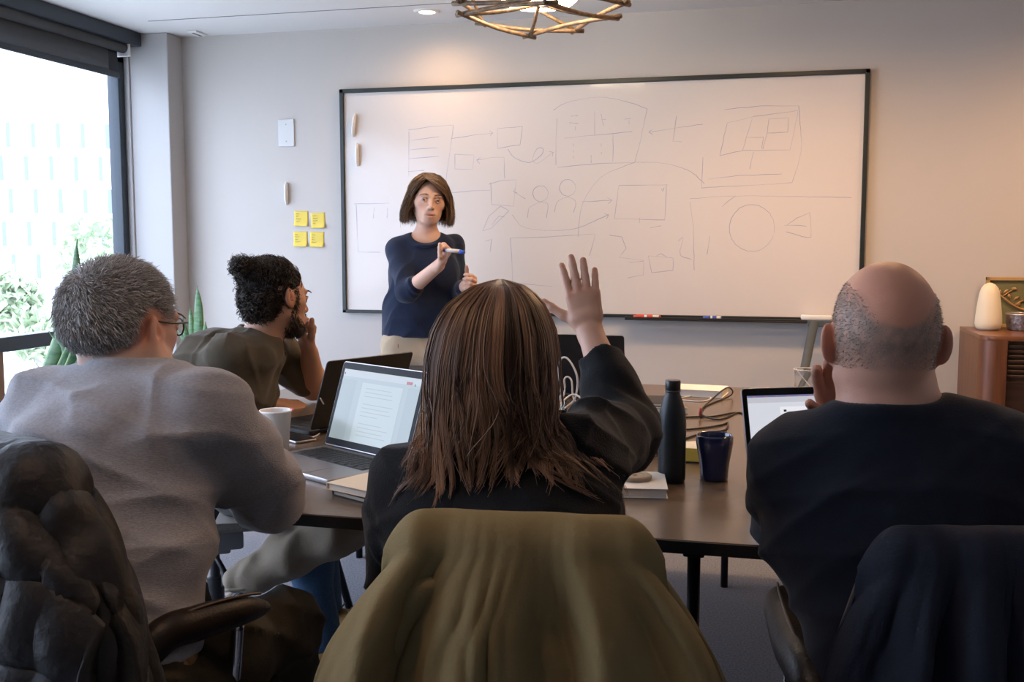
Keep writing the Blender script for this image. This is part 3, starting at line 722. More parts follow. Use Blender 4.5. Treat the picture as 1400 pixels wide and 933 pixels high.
scrB = em('screen_white', (0.80, 0.82, 0.90), 0.80); pgB = em('page_white', (0.88, 0.88, 0.93), 0.9); txB = em('text_mid', (0.45, 0.46, 0.52), 0.6); barB = em('bar_grey', (0.74, 0.74, 0.82), 0.7)
def contB(W, Hh):
    o = doc_content(None, pgB, txB, barB)(W, Hh)
    o.append(('title_bar', em('bar_violet', (0.25, 0.25, 0.55), 0.6), [(-W*0.5, Hh*0.475, W*0.5, Hh*0.5, 3)]))
    o.append(('tab_strip', em('tab_orange', (0.62, 0.30, 0.30), 0.5), [(-W*0.5+W*0.05*i, Hh*0.478, -W*0.5+W*(0.05*i+0.025), Hh*0.492, 4) for i in range(1, 14, 2)]))
    o.append(('heading', em('text_black', (0.08, 0.08, 0.1), 0.3), [(-W*0.19, Hh*0.27, -W*0.165, Hh*0.30, 4)]))
    return o
th3 = math.radians(25); l3 = onZ(1023, 663, 0.743)
hx = l3[:2]+np.array([math.cos(th3), math.sin(th3)])*0.155
laptop(hx[0], hx[1], th3, 0.31, 0.22, 0.212, 106, alu, 'open silver laptop with bright white screen in front of bald man', scrB, contB)

# ------------------------------------------------------------------ things on the table
cup = onZ(378, 616, TZ)
t = thing('paper_cup', cup, 'white paper coffee cup with lipstick-red mark on rim', 'cup')
add('cup_wall', lathe([(0.030, 0.0), (0.0325, 0.001), (0.0415, 0.105), (0.0440, 0.1065), (0.0445, 0.109), (0.043, 0.111), (0.0400, 0.108), (0.0318, 0.006), (0.0005, 0.006)], 36, cup, cap=False), mat('cup_paper', (0.88, 0.84, 0.80), 0.6), t, smooth=True)
add('cup_base', lathe([(0.0310, 0), (0.0318, 0.004), (0.0305, 0.006)], 36, cup), mat('cup_base_tan', (0.62, 0.50, 0.36), 0.7), t, smooth=True)
add('coffee', lathe([(0.0005, 0.094), (0.0390, 0.094)], 36, cup, cap=False), mat('coffee', (0.10, 0.035, 0.02), 0.15), t)
a_ = np.linspace(0.2, 1.1, 9); sm = [(cup[0]+0.0442*math.cos(a), cup[1]+0.0442*math.sin(a), cup[2]+0.1085) for a in a_]
add('lipstick_mark', tube(sm, [0.001, 0.0035, 0.0045, 0.0035, 0.001], 6), mat('lipstick', (0.55, 0.10, 0.14), 0.6), t, smooth=True)
bo = onZ(918, 658, TZ)
t = thing('water_bottle', bo, 'tall matt black steel water bottle with screw cap', 'bottle')
add('bottle_body', lathe([(0.0005, 0), (0.028, 0.0), (0.0315, 0.004), (0.0325, 0.012), (0.0325, 0.135), (0.0315, 0.155), (0.0275, 0.178), (0.0215, 0.197), (0.0175, 0.207), (0.0165, 0.213)], 40, bo, cap=False), mat('matt_black_steel', (0.010, 0.016, 0.020), 0.42, spec=0.5, metal=0.1), t, smooth=True)
add('cap', lathe([(0.0165, 0.211), (0.0172, 0.213), (0.0172, 0.216), (0.0180, 0.218), (0.0180, 0.238), (0.0168, 0.2405), (0.0005, 0.241)], 32, bo, cap=False), mat('cap_black', (0.012, 0.014, 0.016), 0.3), t, auto=40)
add('cap_ring', lathe([(0.0168, 0.2135), (0.0183, 0.214), (0.0183, 0.2165), (0.0168, 0.217)], 32, bo, cap=False), mat('ring_steel', (0.10, 0.10, 0.11), 0.3, metal=0.8), t, smooth=True)
mu = onZ(976, 656, TZ)
t = thing('coffee_mug', mu, 'glossy dark blue ceramic mug with flared rim', 'mug')
mgm = mat('cobalt_glaze', (0.010, 0.020, 0.075), 0.10, coat=0.6)
add('mug_wall', lathe([(0.0005, 0.0), (0.030, 0.0), (0.033, 0.003), (0.0335, 0.02), (0.036, 0.045), (0.0405, 0.07), (0.0435, 0.09), (0.0435, 0.105), (0.0425, 0.109), (0.041, 0.107), (0.040, 0.09), (0.0375, 0.07), (0.033, 0.045), (0.030, 0.02), (0.0005, 0.012)], 40, mu, cap=False), mgm, t, smooth=True)
hb_ = [(mu[0]+0.041*0.3, mu[1]+0.041*0.9, mu[2]+0.085), (mu[0]+0.3*0.07, mu[1]+0.068, mu[2]+0.08), (mu[0]+0.3*0.072, mu[1]+0.068, mu[2]+0.045), (mu[0]+0.3*0.035, mu[1]+0.033, mu[2]+0.035)]
add('handle', tube(hb_, 0.0065, 8, 14), mgm, t, smooth=True)
# paper, notebooks, pads
paper = mat('paper_white', (0.76, 0.72, 0.66), 0.75); cream = mat('cream_cover', (0.70, 0.60, 0.45), 0.7); blackcov = mat('black_cover', (0.015, 0.015, 0.016), 0.55)
def book(x, y, rz, w_, d_, h_, cover, label, z=TZ, cat='notebook', pages=paper, top=None):
    t = thing('notebook', (x, y, z), label, cat, None)
    m = M4((x, y, z+0.0004), (0, 0, rz))
    add('pages', xf(box(0, 0, h_/2, w_-0.006, d_-0.006, h_-0.003), m), pages, t)
    add('cover', xf(join(box(0, 0, h_-0.001, w_, d_, 0.002, 0.0006), box(0, 0, 0.001, w_, d_, 0.002, 0.0006), box(-w_/2+0.0015, 0, h_/2, 0.003, d_, h_-0.001)), m), cover, t)
    return t
n1 = onZ(868, 675, TZ)
book(n1[0]+0.0, n1[1]+0.04, 0.15, 0.13, 0.17, 0.022, mat('white_cover', (0.72, 0.68, 0.62), 0.6), 'thick white notebook under the round coaster beside the bottle')
cs = P(872, 652, 2.27); cs = onZ(868, 655, TZ+0.023)
t = thing('coaster', cs, 'round tan coaster lying on the white notebook', 'coaster')
add('disc', lathe([(0.0005, 0), (0.036, 0), (0.0385, 0.003), (0.0385, 0.008), (0.036, 0.0105), (0.024, 0.0105), (0.022, 0.0085), (0.0005, 0.0085)], 36, cs, cap=False), mat('cork_tan', (0.36, 0.28, 0.20), 0.7, noise=(120, 0.6, (0.28, 0.21, 0.15))), t, auto=40)
add('centre_dot', lathe([(0.0005, 0.0088), (0.006, 0.0092), (0.005, 0.0086)], 12, cs, cap=False), mat('cork_dark', (0.16, 0.12, 0.09), 0.7), t)
n2 = onZ(520, 680, TZ)
book(n2[0]+0.01, n2[1]+0.005, -0.5, 0.20, 0.14, 0.012, blackcov, 'black notebook lying under the cream pad', z=TZ)
book(n2[0]+0.005, n2[1]+0.01, -0.42, 0.21, 0.15, 0.016, cream, 'cream paper pad beside the woman raising her hand', z=TZ+0.0135)
n3 = onZ(300, 690, TZ)
book(n3[0]+0.02, n3[1]+0.03, 0.25, 0.21, 0.15, 0.012, blackcov, 'open black notebook in front of the man in grey sweater')
add('loose_paper', xf(slab(0.15, 0.21, 0.0008, 0.002, 0), M4((n3[0]+0.10, n3[1]-0.02, TZ+0.0006), (0, 0, 0.4))), paper, label='sheet of white paper under the grey sleeve', cat='paper')
n4 = onZ(945, 540, TZ)
book(n4[0]+0.02, n4[1]+0.02, -0.12, 0.21, 0.15, 0.026, paper, 'thick white notebook near the far table edge')
n5 = onZ(905, 560, TZ)
book(n5[0], n5[1], 0.2, 0.15, 0.2, 0.02, mat('grey_cover', (0.20, 0.19, 0.19), 0.6), 'grey closed notebook behind the water bottle')
book(n5[0]-0.005, n5[1]+0.01, 0.05, 0.13, 0.17, 0.012, blackcov, 'small black notebook on top of the grey one', z=TZ+0.0205)
yp = onZ(946, 634, TZ)
t = thing('sticky_pad', yp, 'block of yellow sticky notes between bottle and mug', 'sticky pad')
ym = M4((yp[0]+0.01, yp[1]+0.045, TZ+0.0004), (0, 0, 0.05))
add('pad_block', xf(box(0, 0, 0.020, 0.078, 0.078, 0.034, 0.001), ym), mat('sticky_block', (0.62, 0.46, 0.08), 0.7), t)
add('base_card', xf(box(0, 0, 0.0015, 0.080, 0.080, 0.003), ym), blackcov, t)
add('top_sheet', xf((np.array([(-0.039, -0.039, 0.0375), (0.039, -0.039, 0.0375), (0.039, 0.039, 0.046), (-0.039, 0.039, 0.0385)]), [(0, 1, 2, 3)]), ym), mat('sticky_white', (0.74, 0.68, 0.52), 0.7), t)
tb_ = onZ(398, 603, TZ)
t = thing('mobile_phone', (tb_[0], tb_[1]+0.06, TZ), 'black phone lying between paper cup and silver laptop', 'phone')
tm_ = M4((tb_[0]-0.0, tb_[1]+0.02, TZ+0.0004), (0, 0, -0.55))
add('body', xf(slab(0.13, 0.07, 0.007, 0.008, 0.002), tm_), alu, t, auto=40)
add('glass', xf(slab(0.125, 0.065, 0.0004, 0.007, 0), tm_ @ M4((0, 0, 0.007))), bezel, t)
# handheld recorder with a lit display
rc = onZ(764, 572, TZ)
t = thing('handheld_device', rc, 'small black handheld device with pale lit display amid cables', 'device')
rm = M4((rc[0], rc[1], TZ+0.0), (0, 0, 0.2))
add('case', xf(box(0, 0, 0.035, 0.05, 0.022, 0.07, 0.005), rm), black_plastic, t, auto=40)
add('display', xf(box(0, -0.0112, 0.046, 0.038, 0.001, 0.034), rm), em('lcd', (0.62, 0.70, 0.72), 0.7), t)
add('display_line', xf(join(box(0, -0.0122, 0.056, 0.03, 0.0006, 0.003), box(-0.005, -0.0122, 0.044, 0.02, 0.0006, 0.002)), rm), black_plastic, t)
# clear beakers
glassc = mat('clear_plastic', (0.95, 0.95, 0.95), 0.04, trans=1.0, ior=1.30)
for px, py, r_, h_, lab in ((1102, 532, 0.047, 0.085, 'short clear plastic measuring beaker on the far table edge'), (1140, 534, 0.04, 0.20, 'tall clear plastic jug behind the bald man')):
    b = onZ(px, py, TZ); b[1] = min(b[1], TY1-r_-0.005)
    t = thing('beaker', b+np.array([0, 0, 0.0005]), lab, 'beaker', None)
    add('wall', lathe([(0.0005, 0.0005), (r_*0.9, 0.0005), (r_*0.93, 0.004), (r_, h_-0.003), (r_*1.07, h_), (r_*0.98, h_-0.001), (r_*0.955, h_-0.004), (r_*0.90, 0.005), (r_*0.86, 0.003), (0.0005, 0.003)], 36, b, cap=False), glassc, t, smooth=True)
    add('rim', tube([(b[0]+r_*1.05*math.cos(a), b[1]+r_*1.05*math.sin(a), b[2]+h_) for a in np.linspace(0, 2*math.pi, 33)], 0.0012, 5), mat('rim_plastic', (0.75, 0.72, 0.68), 0.3), t, smooth=True)
    if h_ < 0.1: add('stir_stick', tube([b+np.array([-r_*0.9, -0.005, h_+0.004]), b+np.array([r_*0.35, 0.0, 0.014])], 0.0018, 6), white_plastic, t)
# black carry case near the standing woman
kc = onZ(575, 530, TZ)
t = thing('equipment_case', (kc[0], kc[1]+0.08, TZ), 'black zipped carry case lying behind the silver laptop', 'case')
cm_ = M4((kc[0], kc[1]+0.10, TZ+0.0005), (0, 0, 0.05))
add('shell', xf(box(0, 0, 0.031, 0.30, 0.20, 0.062, 0.016, 3), cm_), mat('nylon_black', (0.014, 0.014, 0.016), 0.6, bump=(300, 0.3)), t, auto=60)
add('zip', xf(tube([(-0.149, -0.1, 0.034), (-0.149, -0.1005, 0.034), (0.149, -0.1005, 0.034)], 0.002, 6), cm_), mat('zip_brass', (0.35, 0.25, 0.10), 0.4, metal=0.8), t)
add('handle', xf(tube([(-0.06, -0.1, 0.045), (-0.05, -0.115, 0.062), (0.05, -0.115, 0.062), (0.06, -0.1, 0.045)], 0.006, 8, 16), cm_), black_plastic, t, smooth=True)
# cables
blkc = mat('black_cable', (0.012, 0.012, 0.013), 0.45); whtc = mat('white_cable', (0.72, 0.70, 0.68), 0.4)
def cable(pts, r, m, label, cat='cable', group=None, n=60):
    p = spline(pts, n); p[:, 2] = np.maximum(p[:, 2], TZ+r+0.0003)
    return add('power_cable' if m is blkc else 'charging_cable', tube(p, r, 7), m, smooth=True, label=label, cat=cat, group=group)
def zp(px, py, z=0.0): 
    q = onZ(px, py, TZ+z); return q
cable([zp(950, 640), zp(958, 572), (zp(965, 557, 0.0)), zp(1000, 540, 0.01), zp(995, 530, 0.055), zp(975, 545, 0.05), zp(958, 565, 0.015), zp(985, 575), zp(1008, 566), zp(1018, 568)][1:], 0.0028, blkc, 'black cable rising in an open loop behind the mug')
cable([zp(905, 575), zp(940, 572), zp(975, 571), zp(1005, 566), zp(1030, 568), zp(1045, 566)], 0.003, blkc, 'black cable running behind the mug to the white screen laptop')
cable([zp(925, 590), zp(960, 587), zp(985, 583), zp(995, 580), zp(990, 590), zp(960, 594), zp(935, 602)], 0.003, blkc, 'black cable doubled back between bottle and mug')
plug = zp(957, 572)
add('cable_plug', tube([plug+np.array([0, 0, 0.008]), plug+np.array([0.002, -0.01, 0.035])], [0.0045, 0.005], 8), mat('plug_red', (0.45, 0.10, 0.06), 0.4), smooth=True, label='small red connector standing among cables behind the mug', cat='plug')
cable([zp(930, 545), zp(955, 542), zp(972, 545), zp(960, 550), zp(930, 548)], 0.0022, whtc, 'white cable folded below the thick white notebook')
rr = np.random.default_rng(4)
for i, (lab) in enumerate(('thick black cable at bottom of the tangle beside the bottle', 'thin black cable woven through the tangle beside the bottle', 'black cable curling over the tangle beside the bottle', 'black cable looped high on the tangle beside the bottle')):
    c0 = zp(884, 620); pts = []
    for k in range(13):
        a = k*1.35+i; pts.append(c0+np.array([0.055*math.cos(a)*rr.uniform(0.5, 1.1), 0.11*math.sin(a)*rr.uniform(0.4, 1.1)+0.03, 0.004+0.05*rr.random()*(0.4+0.2*i)]))
    cable(pts, 0.0028 if i else 0.0036, blkc, lab, group='tangled cables beside the bottle', n=120)
wl = 3.15
def up(px, py, Y): return onY(px, py, Y)
cable([up(700, 585, 3.0), up(762, 560, wl), up(764, 500, wl), up(775, 490, wl), up(789, 515, wl), up(786, 545, wl+0.02), up(770, 560, wl)], 0.0032, whtc, 'white cable standing in a tall loop before the black laptop')
cable([up(720, 590, 3.0), up(768, 545, wl+0.05), up(772, 518, wl+0.05), up(781, 520, wl+0.05), up(784, 545, wl+0.05), up(795, 552, wl+0.05), up(822, 560, wl)], 0.003, whtc, 'white cable bent in a small double loop before the black laptop')
cable([up(745, 575, 3.0), up(778, 542, wl-0.03), up(795, 545, wl-0.03), up(806, 560, wl-0.05), up(830, 580, wl-0.1)], 0.0032, whtc, 'white cable arching low beside the handheld device')
cable([zp(560, 545), zp(580, 548), zp(598, 555, 0.01), zp(592, 565, 0.03), zp(575, 560, 0.0), zp(560, 570)], 0.003, blkc, 'black cable bunched behind the silver laptop')
cable([zp(592, 590), up(590, 560, 2.9), up(584, 535, 2.9), up(585, 515, 2.9), up(592, 500, 2.9), up(606, 500, 2.9), up(612, 530, 2.9), zp(608, 575)], 0.003, mat('beige_cable', (0.62, 0.52, 0.36), 0.5), 'beige cable looping up beside the brown-haired woman')
cable([zp(352, 604), zp(385, 606), zp(425, 600), zp(440, 590), zp(448, 570), zp(446, 560, 0.06), P(438, 545, 2.86)], 0.002, whtc, 'thin white charging cable plugged into bun man laptop')

# ------------------------------------------------------------------ sideboard
SX0, SX1, SY0, SY1, SZ = 0.872, 2.25, 4.60, 5.12, 0.912
walnut = mat('walnut', (0.17, 0.065, 0.028), 0.35, noise=(4, 0.9, (0.085, 0.032, 0.016)), fibre=(8, 8, 0.8), bump=(20, 0.05))
walt = mat('walnut_top', (0.20, 0.08, 0.035), 0.28, noise=(4, 0.8, (0.12, 0.045, 0.02)), fibre=(0.8, 8, 8))
sb = thing('sideboard', ((SX0+SX1)/2, (SY0+SY1)/2, 0), 'walnut sideboard with rounded corner and slatted tambour front', 'sideboard')
pts = [(SX0, SY1), (SX0, SY0+0.08)]+[(SX0+0.08-0.08*math.cos(a), SY0+0.08-0.08*math.sin(a)) for a in np.linspace(0, math.pi/2, 9)[1:]]+[(SX0+0.10, SY0), (SX0+0.10, SY0+0.03), (SX1-0.1, SY0+0.03), (SX1-0.1, SY0), (SX1, SY0), (SX1, SY1)]
add('body', prism(pts[::-1], 0.08, SZ-0.02), walnut, sb, auto=40)
pt2 = [(SX0, SY1), (SX0, SY0+0.08)]+[(SX0+0.08-0.08*math.cos(a), SY0+0.08-0.08*math.sin(a)) for a in np.linspace(0, math.pi/2, 9)[1:]]+[(SX1, SY0), (SX1, SY1)]
add('top', prism(pt2[::-1], SZ-0.02, SZ, 0.001), walt, sb, auto=40)
dkw = mat('dark_walnut', (0.045, 0.020, 0.012), 0.4, noise=(6, 0.8, (0.025, 0.012, 0.008)), fibre=(0.8, 8, 8))
for k in range(7):
    z1 = SZ-0.035-k*0.021; add('slat', bx(SX0+0.103, SX1-0.103, SY0+0.012, SY0+0.03, z1-0.018, z1, 0.006), dkw, sb, auto=50)
add('drawer_front', bx(SX0+0.103, SX1-0.103, SY0+0.014, SY0+0.03, 0.42, SZ-0.19, 0.002), dkw, sb)
add('drawer_front', bx(SX0+0.103, SX1-0.103, SY0+0.014, SY0+0.03, 0.10, 0.41, 0.002), dkw, sb)
for x_ in (SX0+0.08, SX1-0.08):
    for y_ in (SY0+0.08, SY1-0.06): add('leg', lathe([(0.015, 0), (0.022, 0.08)], 12, (x_, y_, 0)), walnut, sb, smooth=True)
vz = onY(1351, 446, 4.93); vz[2] = SZ
t = thing('ceramic_lamp', vz, 'cream rounded ceramic table lamp on the sideboard', 'lamp')
vm = mat('cream_ceramic', (0.74, 0.66, 0.50), 0.5, bump=(50, 0.05))
VS = 0.113/2
add('shade', lathe([(0.0005, 0.003), (VS*0.80, 0.003), (VS*0.92, 0.010), (VS*1.0, 0.028), (VS*0.97, 0.06), (VS*0.86, 0.12), (VS*0.74, 0.165), (VS*0.62, 0.187), (VS*0.40, 0.203), (VS*0.15, 0.210), (0.0005, 0.211)], 40, vz, cap=False), vm, t, smooth=True)
add('foot_ring', lathe([(VS*0.7, 0), (VS*0.75, 0.002), (VS*0.7, 0.005)], 32, vz), mat('foot_tan', (0.45, 0.36, 0.24), 0.6), t, smooth=True)
pf = onY(1349, 379, YB-0.05); pz1 = pf[2]; px0 = pf[0]
t = thing('framed_relief', (px0+0.25, YB-0.04, SZ), 'framed green relief picture with golden branch leaning on wall', 'picture')
lean = 0.06
def pfm(g): return xf(g, M4((px0, YB-0.055, SZ+0.0005), (-lean, 0, 0)))
PH = pz1-SZ; PW = 0.46; oak = mat('light_oak', (0.42, 0.26, 0.10), 0.45)
for g in (bx(0, PW, -0.01, 0.012, PH-0.016, PH, 0.002), bx(0, PW, -0.01, 0.012, 0, 0.016, 0.002), bx(0, 0.016, -0.01, 0.012, 0, PH, 0.002), bx(PW-0.016, PW, -0.01, 0.012, 0, PH, 0.002)): add('frame_rail', pfm(g), oak, t)
add('backing', pfm(bx(0.01, PW-0.01, 0.002, 0.008, 0.01, PH-0.01)), mat('olive_linen', (0.15, 0.14, 0.06), 0.8, bump=(300, 0.3)), t)
gold = mat('gold_relief', (0.42, 0.24, 0.10), 0.4, metal=0.4)
br = [tube([(0.03, 0.0, 0.17), (0.07, -0.004, 0.14), (0.12, -0.004, 0.10), (0.19, -0.003, 0.07), (0.26, 0, 0.04)], [0.003, 0.005, 0.006, 0.005, 0.003], 6, 20), tube([(0.07, 0, 0.14), (0.10, -0.004, 0.165), (0.125, 0, 0.18)], [0.004, 0.002], 6, 8), tube([(0.12, 0, 0.10), (0.16, -0.004, 0.125), (0.20, 0, 0.13)], [0.004, 0.002], 6, 8)]
add('branch', pfm(join(*br)), gold, t, smooth=True)
for k, (a, b_) in enumerate(((0.06, 0.16), (0.085, 0.165), (0.12, 0.178), (0.10, 0.145), (0.14, 0.11), (0.155, 0.085), (0.185, 0.10), (0.20, 0.128), (0.13, 0.135), (0.17, 0.12))):
    g = lathe([(0.0005, -0.013), (0.0055, -0.006), (0.0075, 0.001), (0.004, 0.009), (0.0005, 0.013)], 8, cap=False); g = (np.array(g[0])*np.array([1, 0.5, 1]), g[1])
    add('leaf', xf(xf(g, M4((0, 0, 0), (0, k*0.9, 0))), M4((0, 0, 0))) if False else pfm(xf(g, M4((a, -0.003, b_), (0, k*0.9, 0)))), gold, t, smooth=True)
bw = onZ(1402, 452, SZ)
t = thing('metal_bowl', bw, 'round hammered silver bowl on the sideboard beside ceramic lamp', 'bowl')
bwm = mat('hammered_silver', (0.32, 0.28, 0.27), 0.4, metal=0.7, noise=(60, 0.9, (0.12, 0.10, 0.10)), bump=(70, 1.0))
add('bowl_wall', lathe([(0.0005, 0.002), (0.066, 0.0), (0.074, 0.004), (0.080, 0.03), (0.083, 0.072), (0.079, 0.072), (0.074, 0.01), (0.0005, 0.008)], 48, bw, cap=False), bwm, t, auto=50)
add('rim', tube([(bw[0]+0.082*math.cos(a), bw[1]+0.082*math.sin(a), bw[2]+0.073) for a in np.linspace(0, 2*math.pi, 49)], 0.004, 8), mat('silver_rim', (0.55, 0.50, 0.46), 0.3, metal=0.8), t, smooth=True)

# ------------------------------------------------------------------ snake plants
lf_m = mat('snake_leaf', (0.05, 0.14, 0.055), 0.4, noise=(60, 0.9, (0.14, 0.24, 0.12)), fibre=(0.3, 0.3, 1.2))
lf_e = mat('snake_edge', (0.45, 0.50, 0.15), 0.45)
soil = mat('soil', (0.05, 0.035, 0.025), 0.95, bump=(60, 1.0)); potm = mat('grey_pot', (0.23, 0.22, 0.21), 0.7)
def snake_plant(base, leaves, label, pot_h=0.34, pot_r=0.15):
    t = thing('snake_plant', base, label, 'plant', 'snake plants by the window')
    add('pot', lathe([(pot_r*0.75, 0), (pot_r*0.8, 0.01), (pot_r, pot_h), (pot_r*0.93, pot_h), (pot_r*0.9, pot_h-0.03)], 32, base), potm, t, smooth=True)
    add('soil', lathe([(0.0005, pot_h-0.03), (pot_r*0.92, pot_h-0.035)], 24, base, cap=False), soil, t)
    for top, mid, w_, face in leaves:
        b = np.array([base[0]+(top[0]-base[0])*0.25, base[1]+(top[1]-base[1])*0.25, base[2]+pot_h-0.04])
        n = 22; c = spline([b, mid, top], n); s = np.linspace(0, 1, n)
        wd = w_*np.clip(np.sin(np.clip(0.25+s*0.78, 0, 1)*math.pi)**0.7, 0.0, 1); wd[-1] = 0.0008
        f = np.array([math.cos(face), math.sin(face), 0]); nn = np.array([-f[1], f[0], 0])
        tv = np.linspace(-1, 1, 7)
        G = c[:, None, :]+f*wd[:, None, None]*tv[None, :, None]+nn*(0.25*wd[:, None, None]*(tv**2)[None, :, None])
        l = add('leaf', sheet(G, 0.003), lf_m, t, smooth=True)
        for e in (0, -1): add('leaf_margin', tube(G[:, e], np.clip(wd*0.12, 0.0008, 0.0035), 5), lf_e, l, smooth=True)
b1 = np.array([-2.98, 3.30, 0.0])
def lp(px, py): return onY(px, py, b1[1])
LX = 0.15
snake_plant(b1, [(lp(106, 327), lp(92, 430), 0.028, LX), (lp(107, 395), lp(108, 450), 0.02, LX+0.3), (lp(67, 453), lp(88, 500), 0.02, LX+0.2), (lp(92, 458), lp(97, 500), 0.022, 0.6), (lp(120, 430), lp(118, 480), 0.02, LX)], 'snake plant with one tall curved leaf before the window', 0.42)
b2 = np.array([-2.86, 4.66, 0.0])
def lp2(px, py): return onY(px, py, b2[1])
snake_plant(b2, [(lp2(270, 391), lp2(271, 440), 0.026, 0.1), (lp2(260, 420), lp2(262, 455), 0.016, 0.2), (lp2(273, 436), lp2(269, 470), 0.028, 0.05), (lp2(250, 435), lp2(256, 470), 0.016, 0.4), (lp2(281, 440), lp2(279, 470), 0.02, 0.2), (lp2(243, 450), lp2(256, 480), 0.018, 0.2)], 'snake plant with clustered upright leaves in the pillar corner', 0.5)

# ------------------------------------------------------------------ chairs and the coats hung on them
leather = mat('dark_brown_leather', (0.016, 0.011, 0.009), 0.40, spec=0.32, noise=(30, 0.5, (0.030, 0.019, 0.014)), bump=(160, 0.25))
piping = mat('leather_piping', (0.10, 0.075, 0.06), 0.5)
chrome = mat('chrome', (0.6, 0.6, 0.62), 0.12, metal=1.0)
def unit(v): v = np.asarray(v, float); return v/np.linalg.norm(v)
def star_base(t, F_, z=0.40, r=0.30):
    add('gas_lift', xf(lathe([(0.028, 0.075), (0.028, 0.20), (0.016, 0.205), (0.016, z)], 20), F_), black_plastic, t, auto=40)
    hub = add('base_hub', xf(lathe([(0.03, 0.065), (0.042, 0.075), (0.042, 0.11), (0.03, 0.125)], 20), F_), chrome, t, auto=40)
    for i in range(5):
        a = 2*math.pi*i/5+0.3; d = np.array([math.cos(a), math.sin(a), 0])
        add('base_leg', xf(tube([d*0.03+[0, 0, 0.095], d*r*0.6+[0, 0, 0.085], d*r+[0, 0, 0.068]], [0.022, 0.018, 0.014], 8, 8), F_), chrome, t, smooth=True)
        cs_ = xf(xf(lathe([(0.008, -0.012), (0.027, -0.012), (0.029, -0.008), (0.029, 0.008), (0.027, 0.012), (0.008, 0.012)], 16), M4((0, 0, 0), (math.pi/2, 0, a))), M4(tuple(d*r+[0, 0, 0.0295])))
        add('castor', xf(cs_, F_), black_plastic, t, auto=40)
def leather_chair(org, yaw, label, hw=0.175, arm_px=None, arm_r=(0.030, 0.036, 0.036, 0.030)):
    F_ = M4((org[0], org[1], 0), (0, 0, yaw))
    t = thing('leather_chair', (org[0], org[1], 0), label, 'chair', 'leather armchairs at the near table edge')
    S = Sdf(); S.ecap((0, -0.14, 0.455), (0, 0.17, 0.46), (1, 0, 0), (0.22, 0.038), (0.225, 0.036), 0.03)
    V, Q = S.mesh(0.012); add('seat', xf((V, Q), F_), leather, t, smooth=True)
    u = np.linspace(-1, 1, 21); z = np.linspace(0.44, 0.895, 19); U, Z = np.meshgrid(u, z, indexing='ij'); k = (Z-0.44)/0.455
    W_ = (0.235-(0.235-hw)*k**1.2); cz = Z-0.05*np.clip(np.abs(U)-0.55, 0, 1)**2*np.clip(k*3-2, 0, 1)*4
    G = np.stack([U*W_, -0.205-0.055*k+0.075*U**2*(1-0.4*k), cz], -1)
    b = add('backrest', xf(sheet(G, 0.045), F_), leather, t, smooth=True)
    add('piping', xf(tube(np.concatenate([G[0, :], G[1:-1, -1], G[-1, ::-1]]), 0.004, 6), F_), piping, b, smooth=True)
    if arm_px is not None:
        Fi = np.linalg.inv(F_); loc = [(Fi @ np.append(p, 1))[:3] for p in arm_px]; s0 = 1 if loc[0][0] > 0 else -1
        for s_ in (-1, 1):
            pth = [np.array([abs(q[0])*s_, q[1], q[2]]) for q in loc]; e = pth[-1]; dv = unit(pth[-1]-pth[-2])
            pth = [np.array([s_*0.20, -0.20, 0.56])]+pth+[e+dv*0.022]
            a = add('arm', xf(tube(pth, list(arm_r)+[0.010], 16, 40), F_), leather, t, smooth=True)
            add('piping', xf(tube([q+np.array([0.010*s_, 0, arm_r[1]*0.98]) for q in pth[1:-1]], 0.0026, 6, 20), F_), piping, a, smooth=True)
            add('arm_post', xf(tube([pth[-3]-np.array([0, 0, 0.02]), pth[-3]-np.array([0.01*s_, 0.0, 0.10]), (s_*0.20, 0.06, 0.43)], 0.012, 10, 14), F_), chrome, t, smooth=True)
    star_base(t, F_, 0.42)
    return F_
